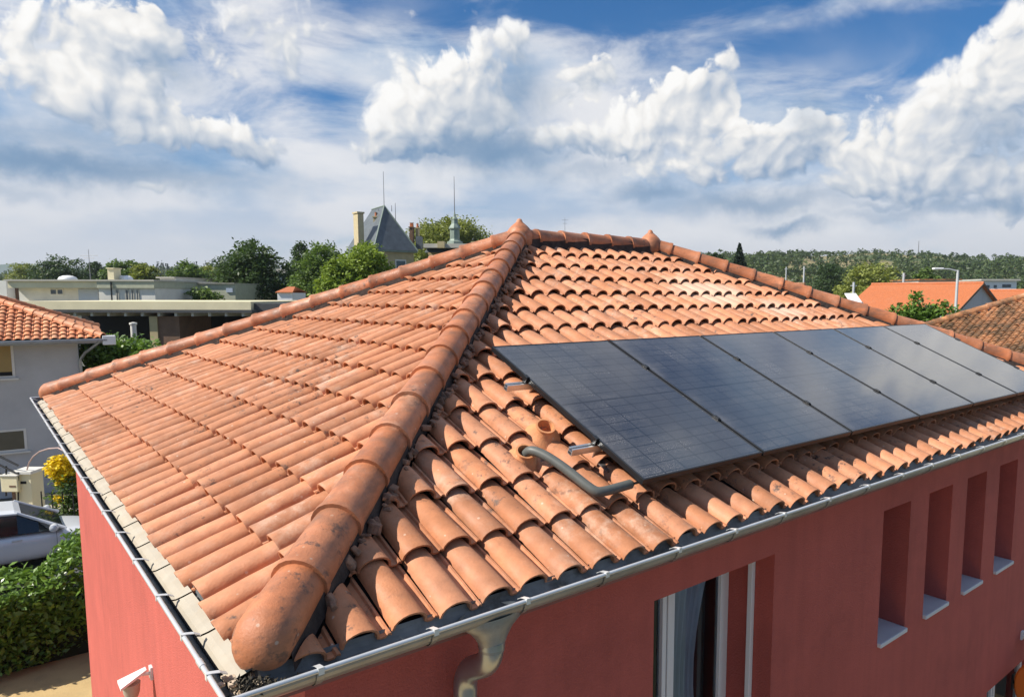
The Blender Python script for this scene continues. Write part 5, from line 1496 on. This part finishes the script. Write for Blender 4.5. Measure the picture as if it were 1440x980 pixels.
# ---- right side: street of roofs
def gable_house(name, label, apex_near, ridge_len, half, ridge_z, eave_z, wm, rm, over=.3):
    """ridge runs along world y; apex_near = (x,y) world of the gable end nearest us"""
    t = thing(name, label, 'house', (apex_near[0], apex_near[1], G), 0)
    rz_, ez_ = ridge_z - G, eave_z - G
    m = MB(); m.prism([(-half, 0, 0), (half, 0, 0), (half, 0, ez_), (0, 0, rz_ - .12), (-half, 0, ez_)], (0, ridge_len, 0)); m.build('wall', wm, t)
    r_ = MB(); sl_ = (rz_ - ez_) / half; hx = half + over
    for sg in (-1, 1):
        r_.prism([(0, -over, rz_), (sg * hx, -over, rz_ - sl_ * hx), (sg * hx, -over, rz_ - sl_ * hx - .12), (0, -over, rz_ - .12)], (0, ridge_len + 2 * over, 0))
    ro = r_.build('roof', rm, t)
    v = MB()
    for sg in (-1, 1): v.prism([(0, -over - .03, rz_ + .02), (sg * hx, -over - .03, rz_ - sl_ * hx + .02), (sg * hx, -over - .03, rz_ - sl_ * hx - .18), (0, -over - .03, rz_ - .18)], (0, .028, 0))
    v.build('verge_board', M_brickw, ro)
    c = MB(); c.tube([(0, -over, rz_ + .02), (0, ridge_len + over, rz_ + .02)], .11, 8); c.build('ridge_tiles', rm, ro)
    return t
# corrugated look for the far orange roofs
def roof_rows(m):
    t = m.node_tree; N = NT(t); b = [n for n in t.nodes if n.type == 'BSDF_PRINCIPLED'][0]
    return m
ap = at(1378, 397, 60)
gh = gable_house('orange_roofed_house', 'house with a plain orange tile roof and grey gable behind the street lamp', (ap.x, ap.y), 9.0, 4.6, ap.z, ap.z - 2.15, M_grey, M_orange)
gh2 = at(1120, 402, 62); g3 = gable_house('small_tiled_house', 'small dark gabled house half hidden by the far hip, near the big yellow green tree', (gh2.x + 3.2, gh2.y + 1.5), 5, 3.4, gh2.z + .25, gh2.z - 1.3, M_conc, M_oldtile)
wr_ = block('white_roof_shed', 'low shed with a bright white sloping roof beside the orange roofed house', 1196, 1214, 424, 52, 4, M_grey)
xo = TX(1196, 52); m = MB(); m.prism([(-.1, -.2, TZ(425.5, 52) - G), (.75, -.2, TZ(425.5, 52) - G), (1.25, 2.2, TZ(413, 52) - G), (.4, 2.2, TZ(413, 52) - G)], (0, 0, .08)); m.build('roof', M_white, wr_)
block('far_white_house', 'distant low white building right of the grey gable', 1378, 1428, 394, 135, 10, M_white,
      parts=[('window', 1386, 1390, 400, 404, M_glass, -.08, .07), ('window', 1396, 1400, 400, 404, M_glass, -.08, .07), ('window', 1408, 1420, 399, 403, M_glass, -.08, .07), ('roof', 1376, 1431, 391.5, 393.8, M_conc, -.5, 11)])
gg = at(1450, 407, 75); gable_house('ochre_roofed_house', 'ochre tiled roof at the right edge behind the grey gable', (gg.x, gg.y - 2), 12, 5.5, gg.z, gg.z - 2.0, M_creamw, M_orange)
block('terrace_row', 'row of far low houses with dark red roofs beyond the orange roofed house', 1290, 1345, 393.5, 100, 8, M_offwhite,
      parts=[('roof', 1288, 1348, 391.5, 393.4, M_oldtile, -.6, 9)])
# right neighbour: mossy brown hipped roof
hip_house('mossy_roofed_house', 'house with a mossy brown hipped tile roof at the right edge', 'house', (20.2, -5.2), 12, 14.1, -.30, S, M_oldtile, M_creamw, 0, tw=.19, te=.21)

def lamp_post(px, top, Y, label, arm=-1, z_arm=.9):
    b = at(px, 420, Y); b.z = G; t = thing('street_lamp', label, 'lamp', b, TR, 'street lamps'); h = TZ(top, Y) - G
    m = MB(); m.tube([(0, 0, 0), (0, 0, h)], [.11, .06], 10); m.build('pole', M_steel, t, smooth=True)
    m = MB(); m.tube([(0, 0, h - .05), (arm * z_arm * .5, 0, h + .05), (arm * z_arm, 0, h + .06)], .035, 7); m.build('arm', M_steel, t, smooth=True)
    m = MB(); m.box((arm * z_arm - .35, -.12, h + .02), (arm * z_arm + .15, .12, h + .12), bev=.03); m.build('lamp_head', M_white, t)
lamp_post(1344.5, 379, 36, 'grey street lamp with a short arm in front of the orange roofed house')
def pole(px, top, Y, label, r_=.12):
    b = at(px, 420, Y); b.z = G; t = thing('utility_pole', label, 'pole', b, TR, 'pale poles among the roofs'); h = TZ(top, Y) - G
    m = MB(); m.tube([(0, 0, 0), (0, 0, h)], [r_, r_ * .8], 8); m.tube([(-.25, 0, h - .3), (.25, 0, h - .3)], .04, 5); m.build('shaft', M_steel, t, smooth=True)
pole(1199.5, 396, 58, 'thick pale pole left of the orange roofed house'); pole(1104, 375, 100, 'thin pale pole above the far hip in front of the wood', .1); pole(1129, 374, 90, 'pale pole with a small box above the far hip', .12); pole(1269, 383, 80, 'pale pole behind the ridge of the orange roofed house', .16)

# ---- summer haze over the town
hz_ = MB(); hz_.box((-9600, -9600, G - 1.0), (9600, 9600, 95))
M_haze = bpy.data.materials.new('haze'); M_haze.use_nodes = True
_t = M_haze.node_tree; _t.nodes.clear(); _o = _t.nodes.new('ShaderNodeOutputMaterial'); _v = _t.nodes.new('ShaderNodeVolumePrincipled')
_v.inputs['Color'].default_value = (.72, .82, .95, 1); _v.inputs['Density'].default_value = .00014; _v.inputs['Anisotropy'].default_value = .2
_t.links.new(_v.outputs[0], _o.inputs['Volume'])
tag(hz_.build('haze', M_haze), kind='stuff')
